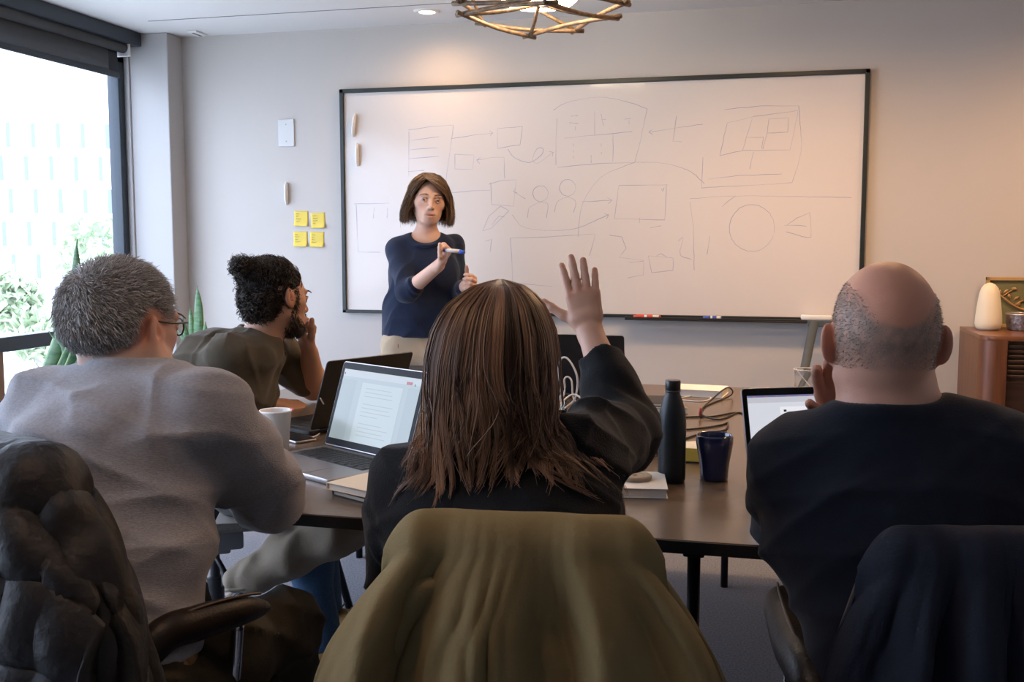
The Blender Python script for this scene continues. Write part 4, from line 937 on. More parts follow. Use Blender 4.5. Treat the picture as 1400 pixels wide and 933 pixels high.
def coat(name, F_, m, label, hw=0.20, top=0.925, front=0.16, back=0.62, flare=0.10, folds=(9, 0.012), quilt=0, thick=0.006, seed=0, nu=120, nv=110, shift=0.0, puff=0.0):
    """garment draped over a chair back: front flap, rounded top, long back with folds that grow downwards and wrap round the sides"""
    rg = np.random.default_rng(seed)
    u = np.linspace(-1, 1, nu); L = front+0.10+back; s = np.linspace(0, L, nv); U, S_ = np.meshgrid(u, s, indexing='ij')
    drop = np.where(S_ < front, front-S_, np.where(S_ > front+0.10, S_-front-0.10, 0.0)); side = np.clip((S_-front)/0.10, 0, 1)   # 0 front, 1 back
    ang = side*math.pi; rad = 0.042+puff
    zc = top-rad+rad*np.sin(ang); y = -0.262+rad*np.cos(ang)
    sh = np.clip(np.abs(U)-0.70, 0, 1)/0.30
    zc = zc-drop-0.060*sh**2.2
    fl = flare*(1-np.exp(-drop/0.11))+flare*0.35*np.clip(drop-0.15, 0, 1)
    x = U*(hw+fl)
    y = y-side*0.075*(1-np.exp(-drop/0.25))+0.07*np.abs(U)**4*side*(0.3+np.clip(drop*3, 0, 1))-0.03*np.abs(U)**4*(1-side)
    edge = np.clip((np.abs(U)-0.72)/0.28, 0, 1)**2; y = y*(1-edge*(side != 0.5))+(-0.262-0.045*np.clip(drop*4, 0, 1))*edge
    n, amp = folds; d = 0
    for k in range(5):
        fq = n*rg.uniform(0.45, 1.25); ph = rg.uniform(0, 6.28); tl = rg.uniform(-1.2, 1.2)
        w_ = np.sin(U*fq+ph+tl*drop*2.2+0.5*np.sin(U*3+k)); d = d+np.sign(w_)*np.abs(w_)**1.3*rg.uniform(0.5, 1.0)
    gr = np.clip(drop/0.12+0.18, 0.18, 1.0)*side
    d2 = np.sin(U*n*2.3+4*np.sin(drop*9+U*3)+seed)*np.sin(U*n*1.1+1)+0.6*np.sin(U*n*3.7-6*drop+2*np.sin(drop*25)); y = y-(d*amp+d2*amp*0.22)*gr*(1-edge*0.7); x = x+np.cos(U*n*0.8+seed)*amp*0.5*gr
    if quilt:
        q = np.abs(np.sin(math.pi*(drop+0.02*U+0.012*np.sin(U*5+seed))/quilt))**0.55
        y = y-side*q*0.020+(1-side)*q*0.010; zc = zc+np.where(drop == 0, 0.006, 0); y = y-0.004*np.sin(U*40+drop*30)*q*side
    else: y = y-0.0012*np.sin(U*55+6*np.sin(drop*20+U*4))*gr
    G = np.stack([x+shift, y, zc], -1)
    V, Q = sheet(G, thick)
    return xf((V, Q), F_), G
def sleeve(F_, s_, hw, top, m, parent, r=0.055, out=0.075, L=0.55, seed=1, quilt=0):
    n = 60; pth = spline([(s_*(hw-0.06), -0.262, top-0.050), (s_*(hw+0.01), -0.265, top-0.085), (s_*(hw+out*0.65), -0.262, top-0.20), (s_*(hw+out), -0.25, top-0.38), (s_*(hw+out*1.05), -0.24, top-L)], n)
    rr = np.interp(np.linspace(0, 1, n), [0, 0.1, 0.5, 1], [r*0.75, r, r*0.95, r*0.75]); V, Q = tubes(pth, rr, 28, 0.85); V = V.reshape(n, 28, 3); c = pth[:, None, :]
    a = 2*math.pi*np.arange(28)[None, :]/28; t_ = np.linspace(0, 1, n)[:, None]
    k = 1+0.10*np.sin(3*a+7*t_+seed)+0.06*np.sin(5*a-11*t_+seed*2)+0.05*np.sin(t_*38+2*np.sin(a+seed))
    if quilt: k = k+0.05*(np.abs(np.sin(math.pi*t_*L/quilt))**0.6-0.6)
    V = c+(V-c)*k[..., None]; Fs = [tuple(q) for q in Q]+[tuple(range(27, -1, -1)), tuple(range(28*(n-1), 28*n))]
    return add('sleeve', xf((V.reshape(-1, 3), Fs), F_), m, parent, smooth=True)
def wpt(F_, p): return (F_ @ np.array([p[0], p[1], p[2], 1.0]))[:3]
def chair_from_back(corner, yaw, side, hw=0.175):
    """corner = world xy of the back's top corner; side -1 left / +1 right"""
    R = rotz(yaw); off = R @ np.array([side*hw, -0.262, 0]); return np.array([corner[0]-off[0], corner[1]-off[1]])
yM = math.radians(6); cM = (P(530, 712, 1.36)+P(898, 726, 1.36))/2; oM = cM[:2]-(rotz(yM) @ np.array([0, -0.262, 0]))[:2]
FM = leather_chair(oM, yM, 'leather armchair under the olive green jacket')
olive_c = mat('olive_cotton', (0.215, 0.160, 0.072), 0.8, spec=0.2, noise=(9, 0.5, (0.175, 0.130, 0.058)), bump=(240, 0.25))
t = thing('draped_jacket', wpt(FM, (0, -0.3, 0.28)), 'olive green cotton jacket hung over a chair back', 'jacket', 'jackets hung on chair backs')
g, G = coat('olive', FM, olive_c, '', 0.188, 0.937, 0.30, 0.62, 0.125, (15, 0.0150), seed=3)
for s_ in (-1, 1): sleeve(FM, s_, 0.150, 0.90, olive_c, t, 0.045, 0.08, 0.50, 2+s_)
o = add('fabric', g, olive_c, t, smooth=True)
mid = G[60]; sel = [wpt(FM, mid[i]+np.array([0, -0.0035, 0])) for i in range(48, 108, 2)]
add('back_seam', tube(sel, 0.0016, 5), olive_c, t, smooth=True)
tp = [wpt(FM, G[i, 38]+np.array([0, 0, 0.003])) for i in range(10, 111, 4)]
add('yoke_seam', tube([wpt(FM, G[i, 58]+np.array([0, -0.003, 0])) for i in range(14, 107, 3)], 0.0014, 5), olive_c, t, smooth=True)
c0 = wpt(FM, G[-1, 66])
add('drawcord', tube([c0, c0+np.array([0.03, 0.015, -0.03]), c0+np.array([0.055, 0.02, -0.06]), c0+np.array([0.085, 0.02, -0.075])], [0.004, 0.005, 0.006, 0.007], 8, 14), olive_c, t, smooth=True)
yG = math.radians(-20); oG = chair_from_back(P(60, 650, 1.55), yG, 1)
FG = leather_chair(oG, yG, 'leather armchair under the black quilted jacket', arm_px=[P(215, 876, 1.66), P(270, 852, 1.72), P(325, 836, 1.79), P(352, 832, 1.83)], arm_r=(0.030, 0.030, 0.030, 0.027, 0.018))
puff = mat('black_nylon', (0.012, 0.0115, 0.013), 0.52, spec=0.35, noise=(20, 0.4, (0.017, 0.015, 0.016)), bump=(45, 0.9))
t = thing('draped_jacket', wpt(FG, (0, -0.3, 0.28)), 'black quilted puffer jacket hung over a chair back', 'jacket', 'jackets hung on chair backs')
g, G = coat('puffer', FG, puff, '', 0.225, 0.965, 0.38, 0.68, 0.19, (7, 0.012), quilt=0.115, thick=0.03, seed=5, nu=110, nv=130, puff=0.012)
add('shell', g, puff, t, smooth=True)
for s_ in (-1, 1): sleeve(FG, s_, 0.215, 0.962, puff, t, 0.060, 0.135, 0.62, 4+s_, 0.10)
for dz in range(4):
    j = int((0.38+0.10+0.115*(dz+1))/(0.38+0.10+0.68)*129)
    add('quilt_seam', tube([wpt(FG, G[i, j]+np.array([0, -0.001, 0])) for i in range(4, 107, 3)], 0.0022, 5), puff, t, smooth=True)
yB = math.radians(12); oB = chair_from_back(P(1196, 742, 1.34), yB, -1)
FB = leather_chair(oB, yB, 'leather armchair under the dark navy jacket', arm_px=[P(1112, 935, 1.50), P(1088, 885, 1.62), P(1074, 842, 1.76), P(1070, 824, 1.82)], arm_r=(0.034, 0.036, 0.036, 0.035, 0.032))
add('chrome_loop', tube([P(1098, 792, 1.92), P(1103, 818, 1.91), P(1112, 834, 1.90), P(1126, 840, 1.88), P(1150, 838, 1.86)], 0.006, 8, 24), chrome, [o for o in COL.objects if o.name.startswith('leather_chair') and o.type == 'EMPTY'][-1], smooth=True)
navyj = mat('navy_twill', (0.010, 0.014, 0.026), 0.75, spec=0.25, noise=(12, 0.5, (0.014, 0.019, 0.034)), bump=(260, 0.25))
t = thing('draped_jacket', wpt(FB, (0, -0.3, 0.28)), 'dark navy jacket hung over a chair back', 'jacket', 'jackets hung on chair backs')
g, G = coat('navy', FB, navyj, '', 0.195, 0.925, 0.30, 0.60, 0.075, (18, 0.013), seed=9)
for s_ in (-1, 1): sleeve(FB, s_, 0.15, 0.88, navyj, t, 0.045, 0.06, 0.5, 7+s_)
add('fabric', g, navyj, t, smooth=True)
for i_ in (18, 34, 84): add('seam', tube([wpt(FB, G[i_, j]+np.array([0, -0.003, 0])) for j in range(48, 106, 3)], 0.0015, 5), navyj, t, smooth=True)

# office chair of the man with the bun
tw_ = mat('tweed_fabric', (0.17, 0.15, 0.125), 0.95, noise=(220, 0.8, (0.10, 0.09, 0.08)), bump=(260, 0.5))
greyp = mat('grey_plastic', (0.22, 0.22, 0.22), 0.5)
oc = P(292, 700, 3.36); yO = math.radians(-58); FO = M4((oc[0], oc[1], 0), (0, 0, yO))
t = thing('office_chair', (oc[0], oc[1], 0), 'swivel office chair with grey tweed back and black base', 'chair')
S = Sdf(); S.ecap((0, -0.15, 0.415), (0, 0.17, 0.415), (1, 0, 0), (0.22, 0.040), (0.225, 0.038), 0.03); add('seat', xf(S.mesh(0.012), FO), tw_, t, smooth=True)
u = np.linspace(-1, 1, 17); z = np.linspace(0.50, 0.955, 15); U, Z = np.meshgrid(u, z, indexing='ij'); k = (Z-0.5)/0.455
G = np.stack([U*(0.22-0.05*k**3), -0.285-0.06*k+0.05*U**2, Z-0.06*np.clip(np.abs(U)-0.4, 0, 1)**2*np.clip(k*3-2, 0, 1)*3], -1)
add('backrest', xf(sheet(G, 0.04), FO), tw_, t, smooth=True)
add('back_bar', xf(tube([(0, -0.10, 0.365), (0, -0.30, 0.38), (0, -0.34, 0.55)], [0.022, 0.022, 0.02], 10, 14), FO), black_plastic, t, smooth=True)
mech = add('tilt_mechanism', xf(join(box(0, -0.02, 0.335, 0.16, 0.22, 0.06, 0.01), box(0, -0.02, 0.30, 0.10, 0.14, 0.03, 0.008)), FO), greyp, t, auto=40)
add('lever', xf(tube([(0.08, -0.02, 0.325), (0.17, 0.0, 0.315), (0.20, 0.02, 0.28), (0.21, 0.03, 0.235)], [0.008, 0.008, 0.009, 0.018], 10, 18), FO), black_plastic, mech, smooth=True)
add('tension_knob', xf(xf(lathe([(0.02, 0), (0.032, 0.004), (0.034, 0.035), (0.028, 0.042)], 18), M4((-0.05, -0.02, 0.29), (math.pi, 0, 0))), FO), greyp, mech, auto=40)
star_base(t, FO, 0.30, 0.29)
# khaki coat lying across his lap and hanging beside the chair
kc_ = mat('khaki_coat', (0.25, 0.205, 0.15), 0.85, noise=(15, 0.4, (0.20, 0.165, 0.12)), bump=(260, 0.3))
S = Sdf(); pk = [P(505, 712, 3.06), P(452, 728, 3.03), P(395, 757, 3.00), P(350, 785, 2.98), P(322, 793, 2.97)]
for i, (ra, rb) in enumerate((((0.06, 0.09), (0.075, 0.10)), ((0.075, 0.10), (0.065, 0.085)), ((0.065, 0.085), (0.048, 0.06)), ((0.048, 0.06), (0.036, 0.045)))):
    S.ecap(pk[i], pk[i+1], (0, 0, 1), ra, rb, 0.03)
S.disp = waves(61, 6, 55, 0.005)
t = thing('khaki_coat', (pk[2][0], pk[2][1], pk[4][2]), 'rumpled khaki coat lying across the lap under the table', 'coat')
add('fabric', S.mesh(0.006), kc_, t, smooth=True)
add('hem', tube([p_+np.array([0.0, -0.06, -0.045+0.008*i]) for i, p_ in enumerate(pk)], 0.005, 6, 20), mat('khaki_hem', (0.34, 0.29, 0.22), 0.85), t, smooth=True)

# ------------------------------------------------------------------ people: shared builders

def head_frame(loc, yaw, nod=0.0, roll=0.0, sc=1.0):
    """local x right of the person, y forward, z up; yaw measured left of +Y"""
    R = rotz(yaw) @ rx(nod) @ ry(roll)
    m = np.eye(4); m[:3, :3] = R*sc; m[:3, 3] = loc
    return m
def hp(m, x, y, z): return m[:3, :3] @ np.array([x, y, z])+m[:3, 3]
def head(S, m, face=True, ear=1.0, jaw=1.0, width=1.0):
    s = np.linalg.norm(m[:3, 0]); R = m[:3, :3]/s
    E = lambda c, r, k=0.014, op='u', Rl=None: S.ell(hp(m, *c), np.array(r)*s, R if Rl is None else R @ Rl, k*s, op)
    K = lambda a, b, r1, r2=None, k=0.012, op='u': S.cap(hp(m, *a), hp(m, *b), r1*s, (r1 if r2 is None else r2)*s, k*s, op)
    W = width
    E((0, -0.016, 0.027), (0.076*W, 0.096, 0.080), 0.01)
    E((0, -0.040, 0.000), (0.069*W, 0.066, 0.068), 0.03)
    E((0, 0.030, -0.030), (0.062*W, 0.061, 0.082), 0.04)
    E((0, 0.034, -0.076), (0.050*jaw, 0.050, 0.040), 0.03)
    for sx in (-1, 1):
        K((sx*0.054*jaw, -0.002, -0.060), (sx*0.022*jaw, 0.066, -0.100), 0.014, 0.013, 0.022)
        K((sx*0.050, 0.050, -0.026), (sx*0.060*W, 0.010, -0.014), 0.013, 0.012, 0.03)
    E((0, 0.074, -0.103), (0.020, 0.016, 0.015), 0.022)
    if face:
        for sx in (-1, 1):
            E((sx*0.033, 0.100, -0.006), (0.0195, 0.017, 0.0125), 0.014, 's')
            K((sx*0.014, 0.0885, 0.013), (sx*0.048, 0.076, 0.014), 0.0070, 0.0060, 0.014)
        K((0, 0.088, 0.004), (0, 0.110, -0.036), 0.0075, 0.0105, 0.010)
        E((0, 0.108, -0.041), (0.0105, 0.0115, 0.0085), 0.008)
        for sx in (-1, 1): E((sx*0.0115, 0.0985, -0.043), (0.0070, 0.0090, 0.0065), 0.006)
        E((0, 0.087, -0.073), (0.030, 0.012, 0.021), 0.016)
        K((-0.021, 0.0905, -0.0735), (0.0, 0.0985, -0.0710), 0.0036, 0.0048, 0.006); K((0.021, 0.0905, -0.0735), (0.0, 0.0985, -0.0710), 0.0036, 0.0048, 0.006)
        K((-0.018, 0.0905, -0.0800), (0.0, 0.0965, -0.0845), 0.0040, 0.0056, 0.006); K((0.018, 0.0905, -0.0800), (0.0, 0.0965, -0.0845), 0.0040, 0.0056, 0.006)
        K((-0.023, 0.0945, -0.0770), (0.023, 0.0945, -0.0770), 0.0022, 0.0022, 0.003, 's'); K((-0.012, 0.1010, -0.0770), (0.012, 0.1010, -0.0770), 0.0026, 0.0026, 0.003, 's')
        for sx in (-1, 1):
            for a, b in (((0.019, 0.0855, -0.007), (0.028, 0.0925, -0.0015)), ((0.028, 0.0925, -0.0015), (0.038, 0.0905, -0.0015)), ((0.038, 0.0905, -0.0015), (0.047, 0.0800, -0.007)),
                         ((0.019, 0.0855, -0.009), (0.032, 0.0895, -0.0155)), ((0.032, 0.0895, -0.0155), (0.047, 0.0800, -0.009))):
                K((sx*a[0], a[1], a[2]), (sx*b[0], b[1], b[2]), 0.0034, 0.0034, 0.004)
    for sx in (-1, 1):
        Re = rotz(sx*0.42*ear) @ rx(0.15)
        c = (sx*(0.0775*W+0.006*ear), -0.014, -0.012)
        E(c, (0.0072, 0.0185, 0.0295), 0.008, 'u', Re)
        K((sx*0.070*W, 0.002, -0.020), (sx*0.076*W, -0.006, -0.010), 0.012, 0.010, 0.012)
        o = np.array(c)+np.array([sx*0.0065*math.cos(0.42*ear), 0.0065*math.sin(0.42*ear)+0.002, 0.004])
        E(tuple(o), (0.0048, 0.0100, 0.0180), 0.004, 's', Re)
        E((sx*(0.078*W), 0.0, -0.036), (0.006, 0.008, 0.009), 0.006, 'u', Re)
def eyes(parent, m, iris=(0.10, 0.05, 0.025)):
    wm = mat('eye_white', (0.72, 0.68, 0.64), 0.15); im = mat('iris_brown', iris, 0.1); s = np.linalg.norm(m[:3, 0])
    for sx in (-1, 1):
        g = lathe([(0.0005, -0.012)]+[(0.0122*math.cos(a), 0.0122*math.sin(a)) for a in np.linspace(-1.4, 1.4, 13)]+[(0.0005, 0.0122)], 20, cap=False)
        e = add('eye', xf(xf(g, M4((0, 0, 0), (-math.pi/2, 0, 0))), m @ M4((sx*0.033, 0.0768, -0.0085))), wm, parent, smooth=True)
        g2 = lathe([(0.0005, 0.0128), (0.0030, 0.01265), (0.0058, 0.0112)], 18, cap=False)
        add('iris', xf(xf(g2, M4((0, 0, 0), (-math.pi/2, 0, 0))), m @ M4((sx*0.033, 0.0771, -0.0085))), im, e, smooth=True)
def brows(parent, m, col, th=1.0):
    rg = np.random.default_rng(3)
    for sx in (-1, 1):
        P_ = []
        for i in range(150):
            u = rg.random(); x = 0.013+0.038*u; z = 0.0135+0.0065*math.sin(0.35+u*2.3)-0.004*u*u+rg.normal()*0.0011*th*(1.1-u*0.6); y = 0.097-0.33*max(0, x-0.012)**1.35
            a = np.array([sx*x, y, z]); d = np.array([sx*0.007, -0.0012, 0.0018-0.004*u])
            P_.append([a, a+d*0.5+[0, 0.0006, 0], a+d])
        Q = np.array(P_) @ m[:3, :3].T+m[:3, 3]
        add('eyebrow', tubes(Q, [0.0005, 0.0005, 0.0002], 3), mat('brow_'+str(round(sum(col), 3)), col, 0.6), parent, smooth=True)
def hand(S, wrist, f, t, right=True, sc=1.0, curl=(0.2, 0.2, 0.25, 0.3), spread=0.06, thumb=(0.75, -0.25, 0.55), thumb_bend=0.2, wr=(0.027, 0.019)):
    """f finger direction, t direction of the thumb side. Five separate fingers with knuckle bends. Returns fingertips."""
    f = unit(f); t = np.asarray(t, float); t = unit(t-f*(t@f)); d = np.cross(f, t) if right else np.cross(t, f)   # d = back of the hand
    L = lambda x, y, z: np.asarray(wrist)+(t*x+d*y+f*z)*sc
    S.ecap(L(0, 0, -0.012), L(0.002, 0.001, 0.030), t, np.array(wr)*sc, np.array([0.034, 0.0175])*sc, 0.012*sc)
    S.ecap(L(0.002, 0, 0.030), L(0.001, 0.002, 0.082), t, np.array([0.036, 0.0170])*sc, np.array([0.0400, 0.0120])*sc, 0.012*sc)
    S.ell(L(0.022, -0.008, 0.028), np.array([0.017, 0.014, 0.027])*sc, np.stack([t, d, f], 1), 0.012*sc)
    tips = []
    base = [(0.0290, 0.0, 0.084), (0.0100, 0.002, 0.090), (-0.0095, 0.001, 0.086), (-0.0275, -0.001, 0.077)]
    lens = [0.072, 0.080, 0.074, 0.058]; rad = [0.0094, 0.0096, 0.0091, 0.0082]
    for i in range(4):
        b = np.array(base[i]); a = 0.0; sp = spread*(1.5-i); pts = [np.array([b[0]*0.92, b[1], b[2]-0.022]), b]; rs = [rad[i]*1.08, rad[i]*1.06]
        for j, fr in enumerate((0.46, 0.30, 0.24)):
            a += curl[i]*(1.0 if j == 0 else 1.15 if j == 1 else 0.7)
            dv = np.array([math.sin(sp)*math.cos(a*0.6), -math.sin(a), math.cos(a)*math.cos(sp)])
            b = b+dv*lens[i]*fr; pts.append(b); rs.append(rad[i]*(0.96, 0.91, 0.84)[j])
        S.chain([L(*q) for q in pts], np.array(rs)*sc, 0.0035*sc); tips.append(L(*b))
    tv = unit(thumb); p0 = np.array([0.020, -0.008, 0.020]); p1 = p0+tv*0.040
    tv2 = unit(tv+np.array([-0.6, -0.35, 0.55])*thumb_bend); p2 = p1+tv2*0.033
    tv3 = unit(tv2+np.array([-0.6, -0.3, 0.5])*thumb_bend); p3 = p2+tv3*0.024
    S.chain([L(*p0), L(*p1), L(*p2), L(*p3)], np.array([0.0135, 0.0112, 0.0098, 0.0080])*sc, 0.006*sc); tips.append(L(*p3))
    return tips, L
def nails(parent, L_tips, dirs, dors, sc=1.0): pass
skin_cols = {'fair': (0.62, 0.37, 0.27), 'tan': (0.48, 0.26, 0.165), 'ruddy': (0.60, 0.325, 0.235)}
def skin_mat(kind): return mat('skin_'+kind, skin_cols[kind], 0.48, spec=0.4, attr='tint', bump=(420, 0.10), sss=0.06)
def tinted(V, m, kind, extra=None):
    """skin colour with natural redder lips, ears and cheeks, mouth and nostril shade painted in"""
    c = np.tile(np.array(skin_cols[kind]), (len(V), 1)); s = np.linalg.norm(m[:3, 0])
    q = (V-m[:3, 3]) @ np.linalg.inv(m[:3, :3]).T
    def blob(c0, r, f, k):
        d = np.sqrt((((q-np.array(c0))/np.array(r))**2).sum(1)); w_ = np.clip(1.3-d, 0, 1)[:, None]*k
        c[:] = c*(1-w_)+np.array(f)*w_
    base = np.array(skin_cols[kind])
    for sx in (-1, 1):
        blob((sx*0.080, -0.012, -0.012), (0.016, 0.028, 0.040), base*np.array([1.08, 0.72, 0.62]), 0.75)
        blob((sx*0.042, 0.078, -0.040), (0.02, 0.03, 0.022), base*np.array([1.06, 0.82, 0.78]), 0.5)
    blob((0, 0.097, -0.0715), (0.023, 0.013, 0.0050), base*np.array([0.72, 0.40, 0.40]), 1.0)
    blob((0, 0.096, -0.0840), (0.019, 0.012, 0.0060), base*np.array([0.78, 0.42, 0.42]), 1.0)
    blob((0, 0.096, -0.0772), (0.024, 0.012, 0.0020), base*np.array([0.25, 0.14, 0.13]), 1.0)  # shade of the gap between the lips, painted into the colour
    for sx in (-1, 1):
        blob((sx*0.034, 0.090, 0.0000), (0.0155, 0.010, 0.0026), np.array([0.05, 0.03, 0.025]), 0.85)
        blob((sx*0.034, 0.086, -0.0150), (0.013, 0.010, 0.0020), base*np.array([0.55, 0.42, 0.40]), 0.6)
        blob((sx*0.0075, 0.104, -0.0495), (0.0045, 0.007, 0.0028), base*0.25, 0.9)  # shade of the nostril hollows, painted as dark spots
    if extra is not None: extra(q, c)
    return c
def vnormals(V, Q):
    a = V[Q[:, 2]]-V[Q[:, 0]]; b = V[Q[:, 3]]-V[Q[:, 1]]; n = np.cross(a, b); N = np.zeros_like(V)
    for i in range(4): np.add.at(N, Q[:, i], n)
    return N/np.maximum(np.linalg.norm(N, axis=1, keepdims=True), 1e-12)
def strands(name, paths, rad, cols, parent, rough=0.42, seed=0, sides=3):
    """hair as many thin tapering tubes, colour varies from strand to strand"""
    N, M, _ = paths.shape; rg = np.random.default_rng(seed)
    k = rg.random(N); lo_, hi_ = np.array(cols[0]), np.array(cols[1]); cc = lo_+(hi_-lo_)*k[:, None]**1.6
    V, Q = tubes(paths, rad, sides)
    o = add(name, (V, Q), mat('hair_strand_%02d' % int(rough*100), (0.1, 0.06, 0.04), rough, spec=0.45, attr='tint'), parent, smooth=True, vcol=np.repeat(cc, M*sides, axis=0))
    return o
def pick(V, N, mask, n, seed):
    rg = np.random.default_rng(seed); idx = np.nonzero(mask)[0]; i = rg.choice(idx, n); return V[i]+rg.normal(size=(n, 3))*0.0012, N[i]
def cuff(name, c, d, r, w_, m, parent):
    d = unit(d); pts = [np.asarray(c)-d*w_/2, np.asarray(c)-d*w_*0.25, np.asarray(c)+d*w_*0.25, np.asarray(c)+d*w_/2]
    return add(name, tube(pts, [r*0.97, r*1.02, r*1.02, r*0.95], 24), m, parent, smooth=True)

knit_navy = mat('navy_knit', (0.008, 0.014, 0.036), 0.85, spec=0.2, sheen=0.15, noise=(60, 0.4, (0.011, 0.019, 0.046)), bump=(260, 0.35))
knit_black = mat('black_knit', (0.008, 0.0095, 0.012), 0.9, spec=0.15, sheen=0.12, noise=(70, 0.5, (0.012, 0.014, 0.017)), bump=(280, 0.35))
knit_grey = mat('grey_marl_knit', (0.30, 0.295, 0.315), 0.95, spec=0.15, sheen=0.2, noise=(240, 0.8, (0.38, 0.375, 0.40)), bump=(320, 0.35), fibre=(0.6, 0.6, 1.6))
jersey_olive = mat('olive_jersey', (0.080, 0.066, 0.045), 0.9, spec=0.15, sheen=0.15, noise=(50, 0.5, (0.098, 0.082, 0.056)), bump=(300, 0.25))
jersey_dark = mat('dark_navy_jersey', (0.007, 0.010, 0.018), 0.9, spec=0.15, sheen=0.1, noise=(60, 0.4, (0.010, 0.014, 0.024)), bump=(320, 0.2))
chino = mat('beige_chino', (0.42, 0.32, 0.22), 0.85, spec=0.2, bump=(300, 0.25))
olive_tr = mat('dark_olive_trousers', (0.040, 0.034, 0.024), 0.8, spec=0.25, noise=(20, 0.5, (0.052, 0.044, 0.030)), bump=(200, 0.3))
jeans = mat('blue_denim', (0.045, 0.10, 0.19), 0.85, spec=0.2, noise=(160, 0.7, (0.075, 0.14, 0.24)), bump=(300, 0.4))
khaki = mat('khaki_cotton', (0.24, 0.20, 0.15), 0.85, noise=(15, 0.4, (0.20, 0.165, 0.12)), bump=(260, 0.3))
dark_tr = mat('black_trousers', (0.012, 0.012, 0.014), 0.85)
shoe_dk = mat('dark_shoe', (0.02, 0.016, 0.013), 0.45)
UPZ = np.array([0, 0, 1.0])
def shoe(parent, ankle, d, m, sole, L=0.27):
    d = unit([d[0], d[1], 0]); r = np.cross(d, UPZ); g = Sdf(); a = np.array([ankle[0], ankle[1], 0.0])
    g.ecap(a-d*0.045+UPZ*0.055, a+d*(L-0.13)+UPZ*0.045, r, (0.040, 0.045), (0.046, 0.032), 0.02); g.ell(a+d*(L-0.11)+UPZ*0.043, (0.045, 0.06, 0.034), np.stack([r, d, UPZ], 1), 0.02)
    g.cap(a-d*0.01+UPZ*0.06, a-d*0.012+UPZ*0.12, 0.044, 0.046, 0.02); g.plane(a+UPZ*0.018, -UPZ)
    sh = add('shoe', g.mesh(0.006), m, parent, smooth=True)
    pts = [(x, y) for x, y in [(0.040*math.cos(t)*(1.12 if math.sin(t) > 0 else 0.95), (L-0.085)/2+ (L/2+0.005)*math.sin(t)-0.02) for t in np.linspace(0, 2*math.pi, 28)[:-1]]]
    V, Fs = prism(pts, 0.0, 0.024, 0.003); R = np.stack([r, d, UPZ], 1)
    V = V @ R.T+a; add('sole', (V, Fs), sole, sh, smooth=True)
    lc = [tube([a+d*(0.06+0.025*i)-r*0.022+UPZ*(0.098-0.012*i), a+d*(0.065+0.025*i)+UPZ*(0.106-0.012*i), a+d*(0.06+0.025*i)+r*0.022+UPZ*(0.098-0.012*i)], 0.003, 5, 6) for i in range(3)]
    add('laces', join(*lc), mat('lace_tan', (0.30, 0.22, 0.10), 0.8), sh, smooth=True)
def legs(hips, knees, ankles, rr, pel, pelr, lat, m, name, parent, wav, hem=0.10):
    g = Sdf()
    g.ecap(pel[0], pel[1], lat, pelr, pelr, 0.05)
    for h_, k_, a_ in zip(hips, knees, ankles):
        g.chain([h_, np.asarray(h_)*0.5+np.asarray(k_)*0.5, k_, np.asarray(k_)*0.5+np.asarray(a_)*0.5, np.asarray(a_)], [rr[0], rr[1], rr[2], rr[3], rr[4]], 0.03)
    g.disp = wav; 
    return add(name, g.mesh(0.007), m, parent, smooth=True)
def fade(p, c, r0, r1): return np.clip((np.sqrt(((p-np.asarray(c, np.float32))**2).sum(1))-r0)/(r1-r0), 0, 1)
# fold fields: long soft creases
W1 = waves(1, 6, 38, 0.0040); W2 = waves(2, 6, 30, 0.0045); W3 = waves(3, 7, 42, 0.0035); W4 = waves(4, 6, 34, 0.0045, (1, 1, 1.4)); W5 = waves(5, 6, 26, 0.006)
C1 = creases(71, 6, 30, 0.009); C2 = creases(72, 7, 26, 0.010, [(0.3, 0.2, 1), (0.6, 0, 0.8), (-0.5, 0.2, 0.8)]); C3 = creases(73, 7, 34, 0.010, [(0.5, 0.3, 0.8), (0.8, 0, 0.5)]); C4 = creases(74, 6, 28, 0.008); C5 = creases(75, 6, 24, 0.012)

